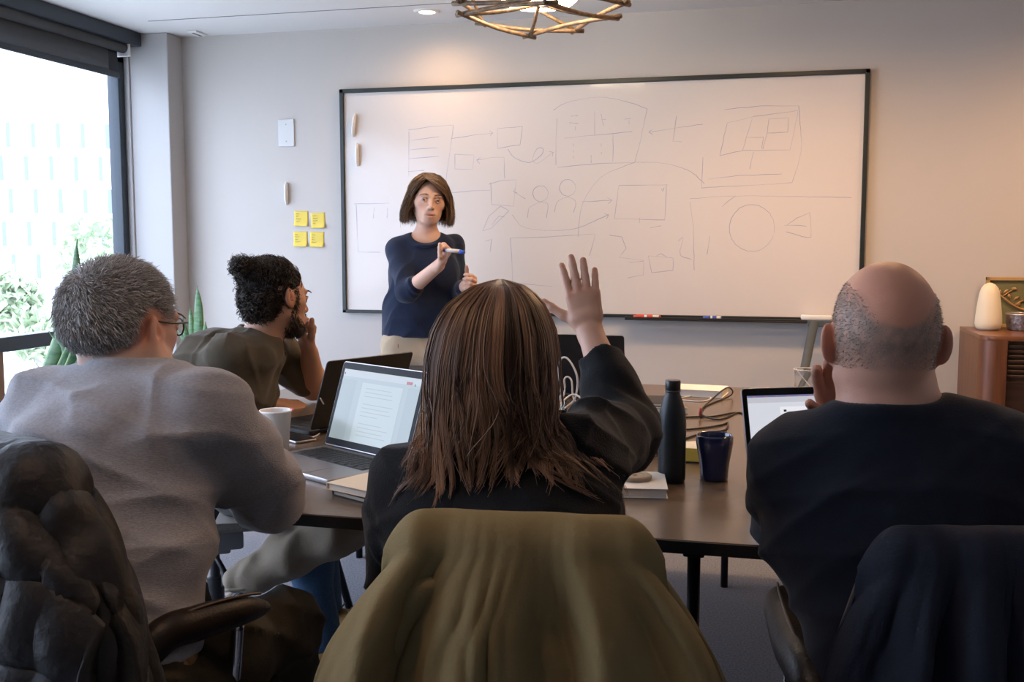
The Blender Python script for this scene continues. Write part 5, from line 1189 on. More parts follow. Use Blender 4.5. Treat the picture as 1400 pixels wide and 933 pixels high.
# ================================================================= woman standing at the board
def standing_woman():
    d0 = 4.75
    A = {k: P(*v) for k, v in dict(neck=(583, 324, d0), shR=(545, 341, 4.73), shL=(617, 337, 4.82), elR=(557, 399, 4.60), wrR=(600, 363, 4.46), elL=(629, 402, 4.78), wrL=(637, 391, 4.57),
                                  chest=(582, 372, 4.77), waist=(572, 425, 4.79), pel=(569, 462, 4.80)).items()}
    lat = unit([_rt[0], _rt[1], 0]); fwd = np.array([lat[1], -lat[0], 0])         # towards the camera
    base = (A['pel'][0], A['pel'][1], 0.0)
    t = thing('person', base, 'standing woman with brown bob, navy sweater and beige trousers holding a marker', 'person')
    hm = head_frame(P(586, 272, d0-0.03), YAW+math.pi+math.radians(12), math.radians(-2), math.radians(-4), 0.98)
    S = Sdf()
    head(S, hm, True, 1.0, 0.96, 0.96)
    S.cap(hp(hm, 0, -0.018, -0.075), A['neck']+UPZ*0.005, 0.045, 0.050, 0.03)
    S.ecap(A['neck']-UPZ*0.03, A['chest'], lat, (0.10, 0.05), (0.135, 0.085), 0.05)
    S.cap(A['neck']-UPZ*0.03, A['shR'], 0.04, 0.04, 0.03); S.cap(A['neck']-UPZ*0.03, A['shL'], 0.04, 0.04, 0.03)
    S.chain([A['shR'], A['elR'], A['wrR']], [0.042, 0.037, 0.0265], 0.02); S.chain([A['shL'], A['elL'], A['wrL']], [0.042, 0.037, 0.027], 0.02)
    mdir = unit(lat*1.0-UPZ*0.10+fwd*0.05)
    fR = unit(UPZ*0.72+lat*0.45+fwd*0.15); hand(S, A['wrR'], fR, unit(fwd*0.55+lat*0.35+UPZ*0.2), True, 0.95, (1.15, 1.25, 1.3, 1.35), 0.02, (0.35, -0.5, 0.75), 0.5)
    fL = unit(lat*0.45+fwd*0.75+UPZ*0.15); hand(S, A['wrL'], fL, UPZ+lat*0.3, False, 0.90, (0.9, 1.0, 1.1, 1.15), 0.03, (0.62, -0.45, 0.62), 0.1)
    V, Q = S.mesh(0.0036)
    b = add('body', (V, Q), skin_mat('fair'), t, smooth=True, vcol=tinted(V, hm, 'fair'))
    eyes(b, hm); brows(b, hm, (0.09, 0.055, 0.036))
    c = Sdf()
    c.ecap(A['neck']-UPZ*0.045, A['chest'], lat, (0.125, 0.075), (0.158, 0.115), 0.05)
    for sx in (-1, 1): c.ell(A['chest']+lat*sx*0.068+fwd*0.055-UPZ*0.005, (0.068, 0.062, 0.070), None, 0.05)
    c.ecap(A['chest'], A['waist'], lat, (0.158, 0.115), (0.160, 0.115), 0.04); c.ecap(A['waist'], A['pel']-UPZ*0.02, lat, (0.160, 0.115), (0.158, 0.118), 0.03)
    for s_ in ('shR', 'shL'): c.cap(A['neck']-UPZ*0.045, A[s_]-UPZ*0.005, 0.055, 0.055, 0.04)
    elc = A['elR']+(A['wrR']-A['elR'])*0.22
    c.chain([A['shR'], A['elR'], elc], [0.052, 0.048, 0.044], 0.02)
    c.chain([A['shL'], A['elL'], A['elL']+(A['wrL']-A['elL'])*0.75], [0.050, 0.046, 0.038], 0.02)
    c.plane(A['pel']+UPZ*0.018, -UPZ)
    c.ell(A['neck']+fwd*0.03+UPZ*0.020, (0.068, 0.070, 0.060), None, 0.01, 's'); c.torus(A['neck']+fwd*0.026-UPZ*0.014, UPZ+fwd*0.42, 0.070, 0.0065, 0.010)
    c.disp = lambda p: (W1(p)*0.6+C1(p)*0.7)*fade(p, A['neck'], 0.08, 0.16)
    sw_ = add('sweater', c.mesh(0.005), knit_navy, t, smooth=True)
    cuff('cuff', elc+(A['wrR']-elc)*0.02, A['wrR']-elc, 0.0445, 0.03, knit_navy, sw_)
    hipz = A['pel']+UPZ*0.02
    hips = [hipz+lat*s_*0.075-UPZ*0.06 for s_ in (-1, 1)]; ank = [np.array([h_[0], h_[1], 0.09])+lat*s_*0.03 for h_, s_ in zip(hips, (-1, 1))]; kn = [(h_+a_)/2+fwd*0.01 for h_, a_ in zip(hips, ank)]
    tr_ = legs(hips, kn, ank, (0.092, 0.078, 0.062, 0.055, 0.058), (hipz-UPZ*0.005, hipz-UPZ*0.08), (0.140, 0.100), lat, chino, 'trousers', t, lambda p: W2(p)*0.4+C5(p)*0.35)
    seam = [hips[0]+fwd*0.100+lat*0.0+UPZ*(0.02-0.03*i)-fwd*0.006*i for i in range(5)]
    add('seam', tube(seam, 0.0018, 5), mat('seam_red', (0.30, 0.12, 0.07), 0.8), tr_, smooth=True)
    for a_ in ank: shoe(t, a_, fwd+lat*0.1, shoe_dk, black_plastic, 0.24)
    # bob: strands hang from a parting
    rg = np.random.default_rng(21); N = 3300; M = 10
    ph = rg.uniform(-math.pi, math.pi, N)                         # 0 = forward
    Pp = np.zeros((N, M, 3)); tt = np.linspace(0, 1, M)
    s = 1-0.22*rg.random(N)**1.5
    zend = -0.108+rg.normal(size=N)*0.010
    fr = np.abs(ph) < 1.05
    open_ = np.where(ph >= 0, 1.05, -1.05)
    for i in range(N):
        phi = ph[i]; wv = rg.normal()*0.005
        if fr[i]:
            # fringe swept from a parting on her right across the forehead; the rest falls to the other side
            u_ = rg.random(); k_ = u_**0.8
            if rg.random() < 0.68:
                lo_ = np.array([(0.026, 0.082, 0.088), (-0.012, 0.106, 0.070), (-0.052, 0.096, 0.036), (-0.084, 0.058, 0.000), (-0.104, 0.030, -0.05), (-0.106, 0.022, -0.108)]); hi_ = np.array([(0.026, -0.01, 0.121), (-0.030, 0.02, 0.116), (-0.078, 0.02, 0.070), (-0.102, 0.01, 0.010), (-0.118, 0.0, -0.05), (-0.118, -0.005, -0.112)])
            else:
                lo_ = np.array([(0.028, 0.082, 0.088), (0.052, 0.086, 0.066), (0.074, 0.066, 0.030), (0.090, 0.042, -0.01), (0.108, 0.026, -0.06), (0.112, 0.020, -0.110)]); hi_ = np.array([(0.028, -0.01, 0.121), (0.060, 0.01, 0.100), (0.088, 0.01, 0.060), (0.106, 0.005, 0.0), (0.122, 0.0, -0.05), (0.122, -0.005, -0.112)])
            q_ = spline((lo_*(1-k_)+hi_*k_)*np.array([s[i]*0.08+0.94, s[i]*0.08+0.93, 1.0]), M)
            q_[:, 0] += wv*np.sin(tt*6+u_*9); q_[:, 2] += rg.normal()*0.004*tt; q_[:, 1] += rg.normal()*0.004*tt
            Pp[i] = q_; continue
        th_ = np.minimum(tt*2.1, 1.0); pol = 0.10+(math.pi/2-0.10)*th_
        rxh = 0.094+0.030*np.clip((tt-0.35)*1.8, 0, 1); ryh = 0.110
        zz = 0.112*np.cos(pol)*1.02+0.008; dn = np.clip((tt-1/2.1)/(1-1/2.1), 0, 1)
        zz = np.where(tt > 1/2.1, 0.010+(zend[i]-0.010)*dn, zz)
        rr_ = s[i]*(1+0.05*np.sin(dn*2.6)-0.14*np.clip(dn-0.7, 0, 1))
        x = rxh*np.sin(pol)*np.sin(phi)*rr_; y = ryh*np.sin(pol)*np.cos(phi)*rr_-0.010
        x = x+wv*np.sin(tt*5+rg.random()*6); y = y+wv*np.cos(tt*4+rg.random()*6)
        Pp[i] = np.stack([x, y, zz], 1)
    q = Pp.reshape(-1, 3)
    W_ = (q @ hm[:3, :3].T+hm[:3, 3]).reshape(N, M, 3)
    hr = strands('hair', W_, np.interp(tt, [0, 0.5, 1], [0.0010, 0.0011, 0.0004]), ((0.045, 0.026, 0.014), (0.38, 0.22, 0.115)), t, 0.40, 3)
    sc_ = Sdf(); s_h = 0.98; Rh = hm[:3, :3]/s_h
    sc_.ell(hp(hm, 0, -0.018, 0.034), (0.082, 0.098, 0.078), Rh, 0.01); sc_.cap(hp(hm, 0.05, -0.045, -0.01), hp(hm, 0.055, -0.04, -0.075), 0.034, 0.028, 0.03); sc_.cap(hp(hm, -0.05, -0.045, -0.01), hp(hm, -0.055, -0.04, -0.075), 0.034, 0.028, 0.03)
    sc_.cap(hp(hm, 0, -0.065, -0.01), hp(hm, 0, -0.065, -0.075), 0.05, 0.04, 0.03)
    sc_.ell(hp(hm, 0.004, 0.105, -0.015), (0.068, 0.085, 0.110), Rh, 0.01, 's')
    add('scalp_hair', sc_.mesh(0.005), mat('hair_base_brown', (0.045, 0.026, 0.015), 0.6), hr, smooth=True)
    # marker held in the raised hand
    mc = P(613, 344.5, 4.40)
    mk_ = thing('held_marker', P(600, 341, 4.40), 'blue and white marker held in the standing woman\'s hand', 'marker')
    p0 = P(600, 340.5, 4.41); p1 = P(618, 343, 4.40); p2 = P(628, 344, 4.395); p3 = P(636, 345.5, 4.39)
    blue = mat('marker_cap_blue', (0.03, 0.10, 0.50), 0.4)
    add('cap', tube([p0, p0+(p1-p0)*0.5], 0.0095, 12), blue, mk_, smooth=True); add('barrel', tube([p0+(p1-p0)*0.5, p2], 0.0085, 12), white_plastic, mk_, smooth=True)
    add('tip', tube([p2, p2+(p3-p2)*0.6, p3], [0.0088, 0.008, 0.005], 12), blue, mk_, smooth=True)
standing_woman()

# ================================================================= man in the grey sweater
def grey_man():
    A = {k: P(*v) for k, v in dict(neck=(181, 508, 1.93), shL=(68, 566, 1.97), shR=(282, 566, 1.85), elR=(368, 672, 2.03), wrR=(285, 660, 2.22), elL=(-10, 690, 2.10), wrL=(140, 650, 2.30),
                                  chest=(158, 625, 1.88), waist=(140, 780, 1.80), pel=(120, 925, 1.74), kneeR=(388, 858, 2.06), kneeL=(240, 830, 2.25)).items()}
    yaw = math.radians(2); f = np.array([-math.sin(yaw), math.cos(yaw), 0]); lat = np.array([f[1], -f[0], 0])
    t = thing('person', (A['pel'][0], A['pel'][1], 0), 'seated man with short grey hair and grey sweater seen from behind', 'person')
    hm = head_frame(P(171, 441, 1.96), math.radians(-13), math.radians(-4), 0.03, 1.05)
    S = Sdf(); head(S, hm, True, 1.4, 1.05, 1.02)
    S.cap(hp(hm, 0, -0.022, -0.060), A['neck'], 0.060, 0.068, 0.03)
    S.ecap(A['neck']-UPZ*0.05, A['chest'], lat, (0.12, 0.07), (0.16, 0.10), 0.05)
    for s_ in ('L', 'R'):
        S.cap(A['neck']-UPZ*0.04, A['sh'+s_], 0.05, 0.05, 0.03); S.chain([A['sh'+s_], A['el'+s_], A['wr'+s_]], [0.05, 0.045, 0.03], 0.02)
    hand(S, A['wrR'], unit(-lat*0.8+f*0.6), unit(f*0.8+lat*0.6), True, 1.05, (0.4,)*4); hand(S, A['wrL'], unit(lat*0.8+f*0.6), unit(f*0.8-lat*0.6), False, 1.05, (0.4,)*4)
    V, Q = S.mesh(0.0040)
    def stub(q, c):
        n_ = np.clip((-0.030-q[:, 2])*40, 0, 1)*np.clip((q[:, 2]+0.105)*18, 0, 1)*np.clip((-0.005-q[:, 1])*60, 0, 1)*0.62; n_ = n_[:, None]; c[:] = c*(1-n_)+np.array((0.24, 0.205, 0.185))*n_
        w_ = np.clip((q[:, 1]+0.02)*30, 0, 1)*np.clip((-0.045-q[:, 2])*40, 0, 1)*np.clip((q[:, 2]+0.125)*40, 0, 1); w_ = w_[:, None]*0.35
        c[:] = c*(1-w_)+np.array((0.20, 0.17, 0.15))*w_
    b = add('body', (V, Q), skin_mat('ruddy'), t, smooth=True, vcol=tinted(V, hm, 'ruddy', stub))
    eyes(b, hm); brows(b, hm, (0.12, 0.11, 0.10))
    # sweater
    c = Sdf()
    c.ecap(A['neck']-UPZ*0.055-f*0.01, A['chest'], lat, (0.155, 0.085), (0.200, 0.135), 0.06); c.ecap(A['chest'], A['waist'], lat, (0.200, 0.135), (0.175, 0.135), 0.05); c.ecap(A['waist'], A['pel'], lat, (0.175, 0.135), (0.192, 0.145), 0.05)
    for s_ in ('L', 'R'):
        c.cap(A['neck']-UPZ*0.05, A['sh'+s_], 0.070, 0.068, 0.05)
        mid = (A['sh'+s_]+A['el'+s_])/2
        c.chain([A['sh'+s_], mid, A['el'+s_], (A['el'+s_]+A['wr'+s_])/2, A['wr'+s_]+(A['el'+s_]-A['wr'+s_])*0.1], [0.078, 0.073, 0.062, 0.055, 0.042], 0.035)
    c.plane(A['pel']+UPZ*0.045, UPZ*-1+lat*0.0)
    c.cap(A['neck']+UPZ*0.012, hp(hm, 0, -0.022, -0.03), 0.070, 0.076, 0.012, 's'); c.torus(A['neck']+UPZ*0.004+f*0.004, UPZ+f*0.30, 0.074, 0.010, 0.014)
    def folds(p):
        q = p-A['chest'].astype(np.float32); z = q[:, 2]
        sw_ = np.sin((z+0.35*(q@lat.astype(np.float32)))*46+1.5*np.sin(q@lat.astype(np.float32)*9))*np.clip(-z*5, 0, 1)*0.0055
        e = p-A['elR'].astype(np.float32); r = np.sqrt((e**2).sum(1)); el = np.sin(e@unit(A['elR']-A['shR']).astype(np.float32)*75+2*np.sin(e[:, 2]*20))*np.clip(1-r/0.16, 0, 1)*0.006
        return (sw_+el+W1(p)*0.5+C2(p)*0.9)*fade(p, A['neck'], 0.08, 0.14)
    c.disp = folds
    s1 = add('sweater', c.mesh(0.0055), knit_grey, t, smooth=True)
    nd = unit(hp(hm, 0, -0.022, -0.03)-A['neck']); u_ = unit(np.cross(nd, f)); v_ = np.cross(nd, u_)
    seam = [A['shR']+lat*0.0-f*0.0+v for v in ()]
    hips = [A['pel']+lat*0.09-UPZ*0.03, A['pel']-lat*0.09-UPZ*0.03]; kn = [A['kneeR'], A['kneeL']]
    ank = [np.array([A['kneeR'][0]-0.02, A['kneeR'][1]-0.02, 0.09]), np.array([A['kneeL'][0]-0.05, A['kneeL'][1]+0.10, 0.09])]
    tr_ = legs(hips, kn, ank, (0.105, 0.092, 0.068, 0.064, 0.060), (A['pel']+UPZ*0.0, A['pel']-UPZ*0.04), (0.175, 0.125), lat, olive_tr, 'trousers', t, lambda p: W5(p)*0.6+C5(p))
    bz = A['pel']+UPZ*0.035
    add('belt', tube([bz+lat*0.180*math.cos(a)+f*0.130*math.sin(a) for a in np.linspace(0, 2*math.pi, 41)], 0.012, 8), mat('tan_belt', (0.22, 0.12, 0.05), 0.5), tr_, smooth=True)
    for a_ in ank: shoe(t, a_, f+lat*0.4, shoe_dk, black_plastic)
    # short grey hair
    hs = Sdf(); sc_ = 1.06; Rh = hm[:3, :3]/sc_
    hs.ell(hp(hm, 0, -0.020, 0.030), np.array([0.081, 0.101, 0.085])*sc_, Rh, 0.01); hs.ell(hp(hm, 0, -0.044, 0.000), np.array([0.075, 0.070, 0.072])*sc_, Rh, 0.03)
    hs.ell(hp(hm, 0, 0.105, 0.005), np.array([0.085, 0.062, 0.075])*sc_, Rh, 0.01, 's')
    for sx in (-1, 1): hs.ell(hp(hm, sx*0.085, 0.012, -0.030), np.array([0.040, 0.040, 0.048])*sc_, Rh, 0.008, 's'); hs.ell(hp(hm, sx*0.09, -0.012, -0.014), np.array([0.046, 0.038, 0.054])*sc_, Rh, 0.006, 's')
    hs.plane(hp(hm, 0, -0.09, -0.056), hm[:3, :3] @ np.array([0, 0.35, -1.0]), 0.01)
    V, Q = hs.mesh(0.005); hr = add('hair', (V, Q), mat('hair_base_grey', (0.22, 0.215, 0.21), 0.7), t, smooth=True)
    N_ = vnormals(V, Q); loc = (V-hm[:3, 3]) @ np.linalg.inv(hm[:3, :3]).T
    rt_, nn = pick(V, N_, (loc[:, 2] > -0.060) & (loc[:, 1] < 0.075), 13500, 5)
    crown = hp(hm, 0.0, -0.085, 0.065); dv = rt_-crown; dv -= nn*(dv*nn).sum(1, keepdims=True); dv /= np.maximum(np.linalg.norm(dv, axis=1, keepdims=True), 1e-6)
    sw2 = np.cross(nn, dv); rg = np.random.default_rng(8); dirn = dv*0.9+sw2*0.35-UPZ*0.15+rg.normal(size=rt_.shape)*0.32
    L = (0.009+0.007*rg.random((len(rt_), 1)))
    lz = (rt_-hm[:3, 3])[:, 2:3]; L = L*np.clip((lz+0.09)/0.09, 0.35, 1)
    pths = np.stack([rt_-nn*0.002, rt_+nn*L*0.35+dirn*L*0.35, rt_+nn*L*0.45+dirn*L*0.95], 1)
    strands('hair_strands', pths, [0.0007, 0.0006, 0.0002], ((0.20, 0.195, 0.19), (0.85, 0.84, 0.83)), hr, 0.45, 6)
    # glasses temple just visible beyond the cheek
    gl_ = thing('eyeglasses', hp(hm, 0, 0.11, 0.0), 'dark rimmed eyeglasses worn by the man in grey sweater', 'eyeglasses'); gm = mat('glasses_black', (0.012, 0.012, 0.014), 0.3)
    for sx in (-1, 1):
        add('temple', tube([hp(hm, sx*0.079, -0.012, 0.008), hp(hm, sx*0.080, 0.04, 0.004), hp(hm, sx*0.066, 0.088, 0.004)], 0.0022, 6, 10), gm, gl_, smooth=True)
        add('rim', tube([hp(hm, sx*(0.034+0.022*math.cos(a)), 0.099-0.010*abs(math.cos(a)), -0.006+0.016*math.sin(a)) for a in np.linspace(0, 2*math.pi, 25)], 0.002, 6), gm, gl_, smooth=True)
    add('bridge', tube([hp(hm, -0.011, 0.104, 0.0), hp(hm, 0, 0.109, 0.003), hp(hm, 0.011, 0.104, 0.0)], 0.002, 6), gm, gl_, smooth=True)
grey_man()

# ================================================================= man with the hair bun
def bun_man():
    A = {k: P(*v) for k, v in dict(neck=(356, 462, 3.30), shR=(312, 492, 3.16), shL=(372, 476, 3.50), elR=(329, 552, 3.36), wrR=(380, 556, 3.44), elL=(428, 530, 3.60), wrL=(423, 481, 3.45),
                                  chest=(318, 530, 3.30), waist=(290, 600, 3.32), pel=(287, 655, 3.34)).items()}
    yaw = math.radians(-58); f = np.array([-math.sin(yaw), math.cos(yaw), 0]); lat = np.array([f[1], -f[0], 0])
    t = thing('person', (A['pel'][0], A['pel'][1], 0), 'man with curly dark hair bun and olive top resting chin on hand', 'person')
    hm = head_frame(P(378, 404, 3.31), math.radians(-27), math.radians(-6), math.radians(-5), 1.04)
    S = Sdf(); head(S, hm, True, 1.0, 1.05, 1.0)
    S.cap(hp(hm, 0, -0.024, -0.065), A['neck'], 0.056, 0.062, 0.03)
    S.ecap(A['neck']-UPZ*0.05, A['chest'], lat, (0.11, 0.06), (0.15, 0.09), 0.05)
    for s_ in ('L', 'R'):
        S.cap(A['neck']-UPZ*0.04, A['sh'+s_], 0.045, 0.045, 0.03)
        S.chain([A['sh'+s_], A['el'+s_], A['el'+s_]*0.7+A['wr'+s_]*0.3, A['wr'+s_]], [0.048, 0.042, 0.043, 0.029], 0.02)
    ch = hp(hm, 0.012, 0.085, -0.112)
    vf = unit(A['wrL']-A['elL'])
    hand(S, A['wrL'], unit(UPZ*0.85-_rt*0.10+np.array([-0.15, -0.30, 0])), unit(_rt*0.4-np.array([0, 1, 0])*0.6), False, 1.05, (1.25, 1.3, 1.3, 1.35), 0.02, (0.4, -0.3, 0.8), 0.2)
    hand(S, A['wrR'], unit(A['wrR']-A['elR']+np.array([0.02, 0.05, -0.005])), unit(np.array([-0.5, 0.7, 0.35])), True, 1.05, (0.35, 0.4, 0.4, 0.45), 0.02, (0.5, -0.2, 0.8), 0.1)
    V, Q = S.mesh(0.0040)
    b = add('body', (V, Q), skin_mat('tan'), t, smooth=True, vcol=tinted(V, hm, 'tan'))
    eyes(b, hm); brows(b, hm, (0.012, 0.010, 0.009), 1.4)
    c = Sdf()
    c.ecap(A['neck']-UPZ*0.05-f*0.02, A['chest'], lat, (0.135, 0.085), (0.175, 0.125), 0.06); c.ell(A['chest']-f*0.06+UPZ*0.06, (0.13, 0.13, 0.13), None, 0.06); c.ecap(A['chest'], A['waist'], lat, (0.175, 0.125), (0.165, 0.12), 0.05); c.ecap(A['waist'], A['pel'], lat, (0.165, 0.12), (0.17, 0.125), 0.05)
    for s_ in ('L', 'R'): c.cap(A['neck']-UPZ*0.05, A['sh'+s_], 0.062, 0.066, 0.045)
    c.chain([A['shR'], (A['shR']+A['elR'])/2, A['elR'], A['elR']*0.55+A['wrR']*0.45], [0.073, 0.070, 0.062, 0.050], 0.03)
    c.chain([A['shL'], (A['shL']+A['elL'])/2, A['elL']*0.8+A['shL']*0.2], [0.070, 0.066, 0.060], 0.03)
    c.cap(A['neck']+UPZ*0.01, hp(hm, 0, -0.022, -0.03), 0.066, 0.070, 0.012, 's'); c.torus(A['neck']+UPZ*0.002, UPZ+f*0.45, 0.069, 0.009, 0.012)
    c.ell(A['neck']+f*0.055-UPZ*0.025, (0.04, 0.04, 0.05), None, 0.012, 's')
    l32 = lat.astype(np.float32)
    def fo(p):
        e = p-A['elR'].astype(np.float32); ax = unit(A['elR']-A['shR']).astype(np.float32); r = np.sqrt((e**2).sum(1))
        return W3(p)*0.5+C3(p)*0.75+np.sin(e@ax*70+2.2*np.sin(e@l32*26))*np.clip(1-r/0.30, 0, 1)*0.0075
    c.disp = fo
    s1 = add('henley_top', c.mesh(0.006), jersey_olive, t, smooth=True)
    nd = unit(hp(hm, 0, -0.022, -0.03)-A['neck']); u_ = unit(np.cross(nd, f)); v_ = np.cross(nd, u_)
    hips = [A['pel']+lat*0.085-UPZ*0.03, A['pel']-lat*0.085-UPZ*0.03]
    kn = [P(412, 676, 3.12), P(430, 668, 3.40)]; ank = [P(438, 858, 3.13), P(445, 838, 3.40)]
    for a_ in ank: a_[2] = 0.10
    legs(hips, kn, ank, (0.095, 0.085, 0.066, 0.060, 0.062), (A['pel']+UPZ*0.06, A['pel']-UPZ*0.02), (0.165, 0.115), lat, jeans, 'jeans', t, lambda p: W5(p)*0.7)
    boot = mat('tan_boot', (0.36, 0.20, 0.055), 0.7, noise=(40, 0.5, (0.25, 0.14, 0.05)))
    for a_ in ank: shoe(t, a_, f+np.array([0.25, -0.4, 0]), boot, mat('boot_sole', (0.05, 0.04, 0.03), 0.8))
    # curly hair gathered up into a bun
    sc_ = 1.04; Rh = hm[:3, :3]/sc_; hs = Sdf()
    hs.ell(hp(hm, 0, -0.022, 0.034), np.array([0.082, 0.100, 0.081])*sc_, Rh, 0.01); hs.ell(hp(hm, 0, -0.056, -0.018), np.array([0.072, 0.060, 0.070])*sc_, Rh, 0.03)
    bun = hp(hm, -0.002, -0.126, 0.078)
    hs.ell(bun, np.array([0.031, 0.030, 0.030]), None, 0.02); hs.cap(bun, hp(hm, 0, -0.08, 0.06), 0.014, 0.024, 0.012)
    hs.ell(hp(hm, 0, 0.115, -0.02), np.array([0.085, 0.070, 0.092])*sc_, Rh, 0.01, 's')
    for sx in (-1, 1): hs.ell(hp(hm, sx*0.085, 0.018, -0.032), np.array([0.040, 0.044, 0.046])*sc_, Rh, 0.008, 's')
    hs.disp = waves(9, 6, 150, 0.003)
    V, Q = hs.mesh(0.0045); hr = add('hair', (V, Q), mat('hair_base_black', (0.012, 0.009, 0.008), 0.8, spec=0.15), t, smooth=True)
    N_ = vnormals(V, Q); rg = np.random.default_rng(12); n = 2800; rt_, nn = pick(V, N_, np.ones(len(V), bool), n, 13)
    loc = (rt_-hm[:3, 3]) @ np.linalg.inv(hm[:3, :3]).T
    tg = bun-rt_; tg -= nn*(tg*nn).sum(1, keepdims=True); tg /= np.maximum(np.linalg.norm(tg, axis=1, keepdims=True), 1e-6)
    low = (loc[:, 2] < 0.02)[:, None]; nearb = (np.linalg.norm(rt_-bun, axis=1) < 0.055)[:, None]
    dirn = np.where(low, tg*0.3-UPZ*0.8+rg.normal(size=rt_.shape)*0.4, tg+rg.normal(size=rt_.shape)*0.15); dirn = np.where(nearb, np.cross(nn, rg.normal(size=rt_.shape)), dirn)
    dirn -= nn*(dirn*nn).sum(1, keepdims=True)*0.9; dirn /= np.linalg.norm(dirn, axis=1, keepdims=True); sd = np.cross(dirn, nn)
    M = 11; tt = np.linspace(0, 1, M)[None, :, None]
    fro = (loc[:, 1] > 0.01)[:, None, None]; R_ = np.where(fro, 0.0012, 0.0035+0.0040*rg.random((n, 1, 1))); Ln = 0.025+0.022*rg.random((n, 1, 1)); tw = np.where(fro, 4.0, 11+8*rg.random((n, 1, 1))); p0 = 6.28*rg.random((n, 1, 1))
    pt = rt_[:, None]+dirn[:, None]*Ln*tt+nn[:, None]*(R_*(np.cos(tw*tt+p0)+0.2)-0.02*tt**2*Ln/0.05*0.6)+sd[:, None]*R_*np.sin(tw*tt+p0)
    strands('curls', pt, np.interp(np.linspace(0, 1, M), [0, 0.7, 1], [0.0011, 0.0010, 0.0004]), ((0.010, 0.008, 0.007), (0.075, 0.048, 0.032)), hr, 0.36, 14)
    add('hair_tie', tube([hp(hm, 0.024*math.cos(a), -0.108+0.012*math.sin(a), 0.056+0.020*math.sin(a)) for a in np.linspace(0, 2*math.pi, 25)], 0.004, 6), mat('hair_tie', (0.01, 0.01, 0.012), 0.6), hr, smooth=True)
    # short beard
    Sb = Sdf(); head(Sb, hm, True, 1.0, 1.05, 1.0); Vb, Qb = Sb.mesh(0.006); Nb = vnormals(Vb, Qb); lb = (Vb-hm[:3, 3]) @ np.linalg.inv(hm[:3, :3]).T
    mk_ = (lb[:, 2] < -0.050) & (lb[:, 2] > -0.128) & (lb[:, 1] > 0.004) & (np.abs(lb[:, 0]) < 0.075) & ~((np.abs(lb[:, 0]) < 0.026) & (lb[:, 2] > -0.082) & (lb[:, 2] < -0.060)) & (lb[:, 1] < 0.12) & ((lb[:, 2] < -0.085+0.55*(0.07-lb[:, 1])) )
    mk_ |= (np.abs(lb[:, 0]) < 0.028) & (np.abs(lb[:, 2]+0.056) < 0.005) & (lb[:, 1] > 0.08)
    mk_ |= (np.abs(lb[:, 0]) > 0.055) & (lb[:, 1] > 0.008) & (lb[:, 1] < 0.03) & (lb[:, 2] > -0.06) & (lb[:, 2] < 0.02)
    r2, n2 = pick(Vb, Nb, mk_, 2600, 15); d2 = -UPZ*0.8+n2*0.4+rg.normal(size=r2.shape)*0.3; 
    strands('beard', np.stack([r2, r2+n2*0.002+d2*0.004, r2+n2*0.002+d2*0.009], 1), [0.0007, 0.0006, 0.0002], ((0.010, 0.008, 0.007), (0.04, 0.028, 0.02)), t, 0.5, 16)
bun_man()

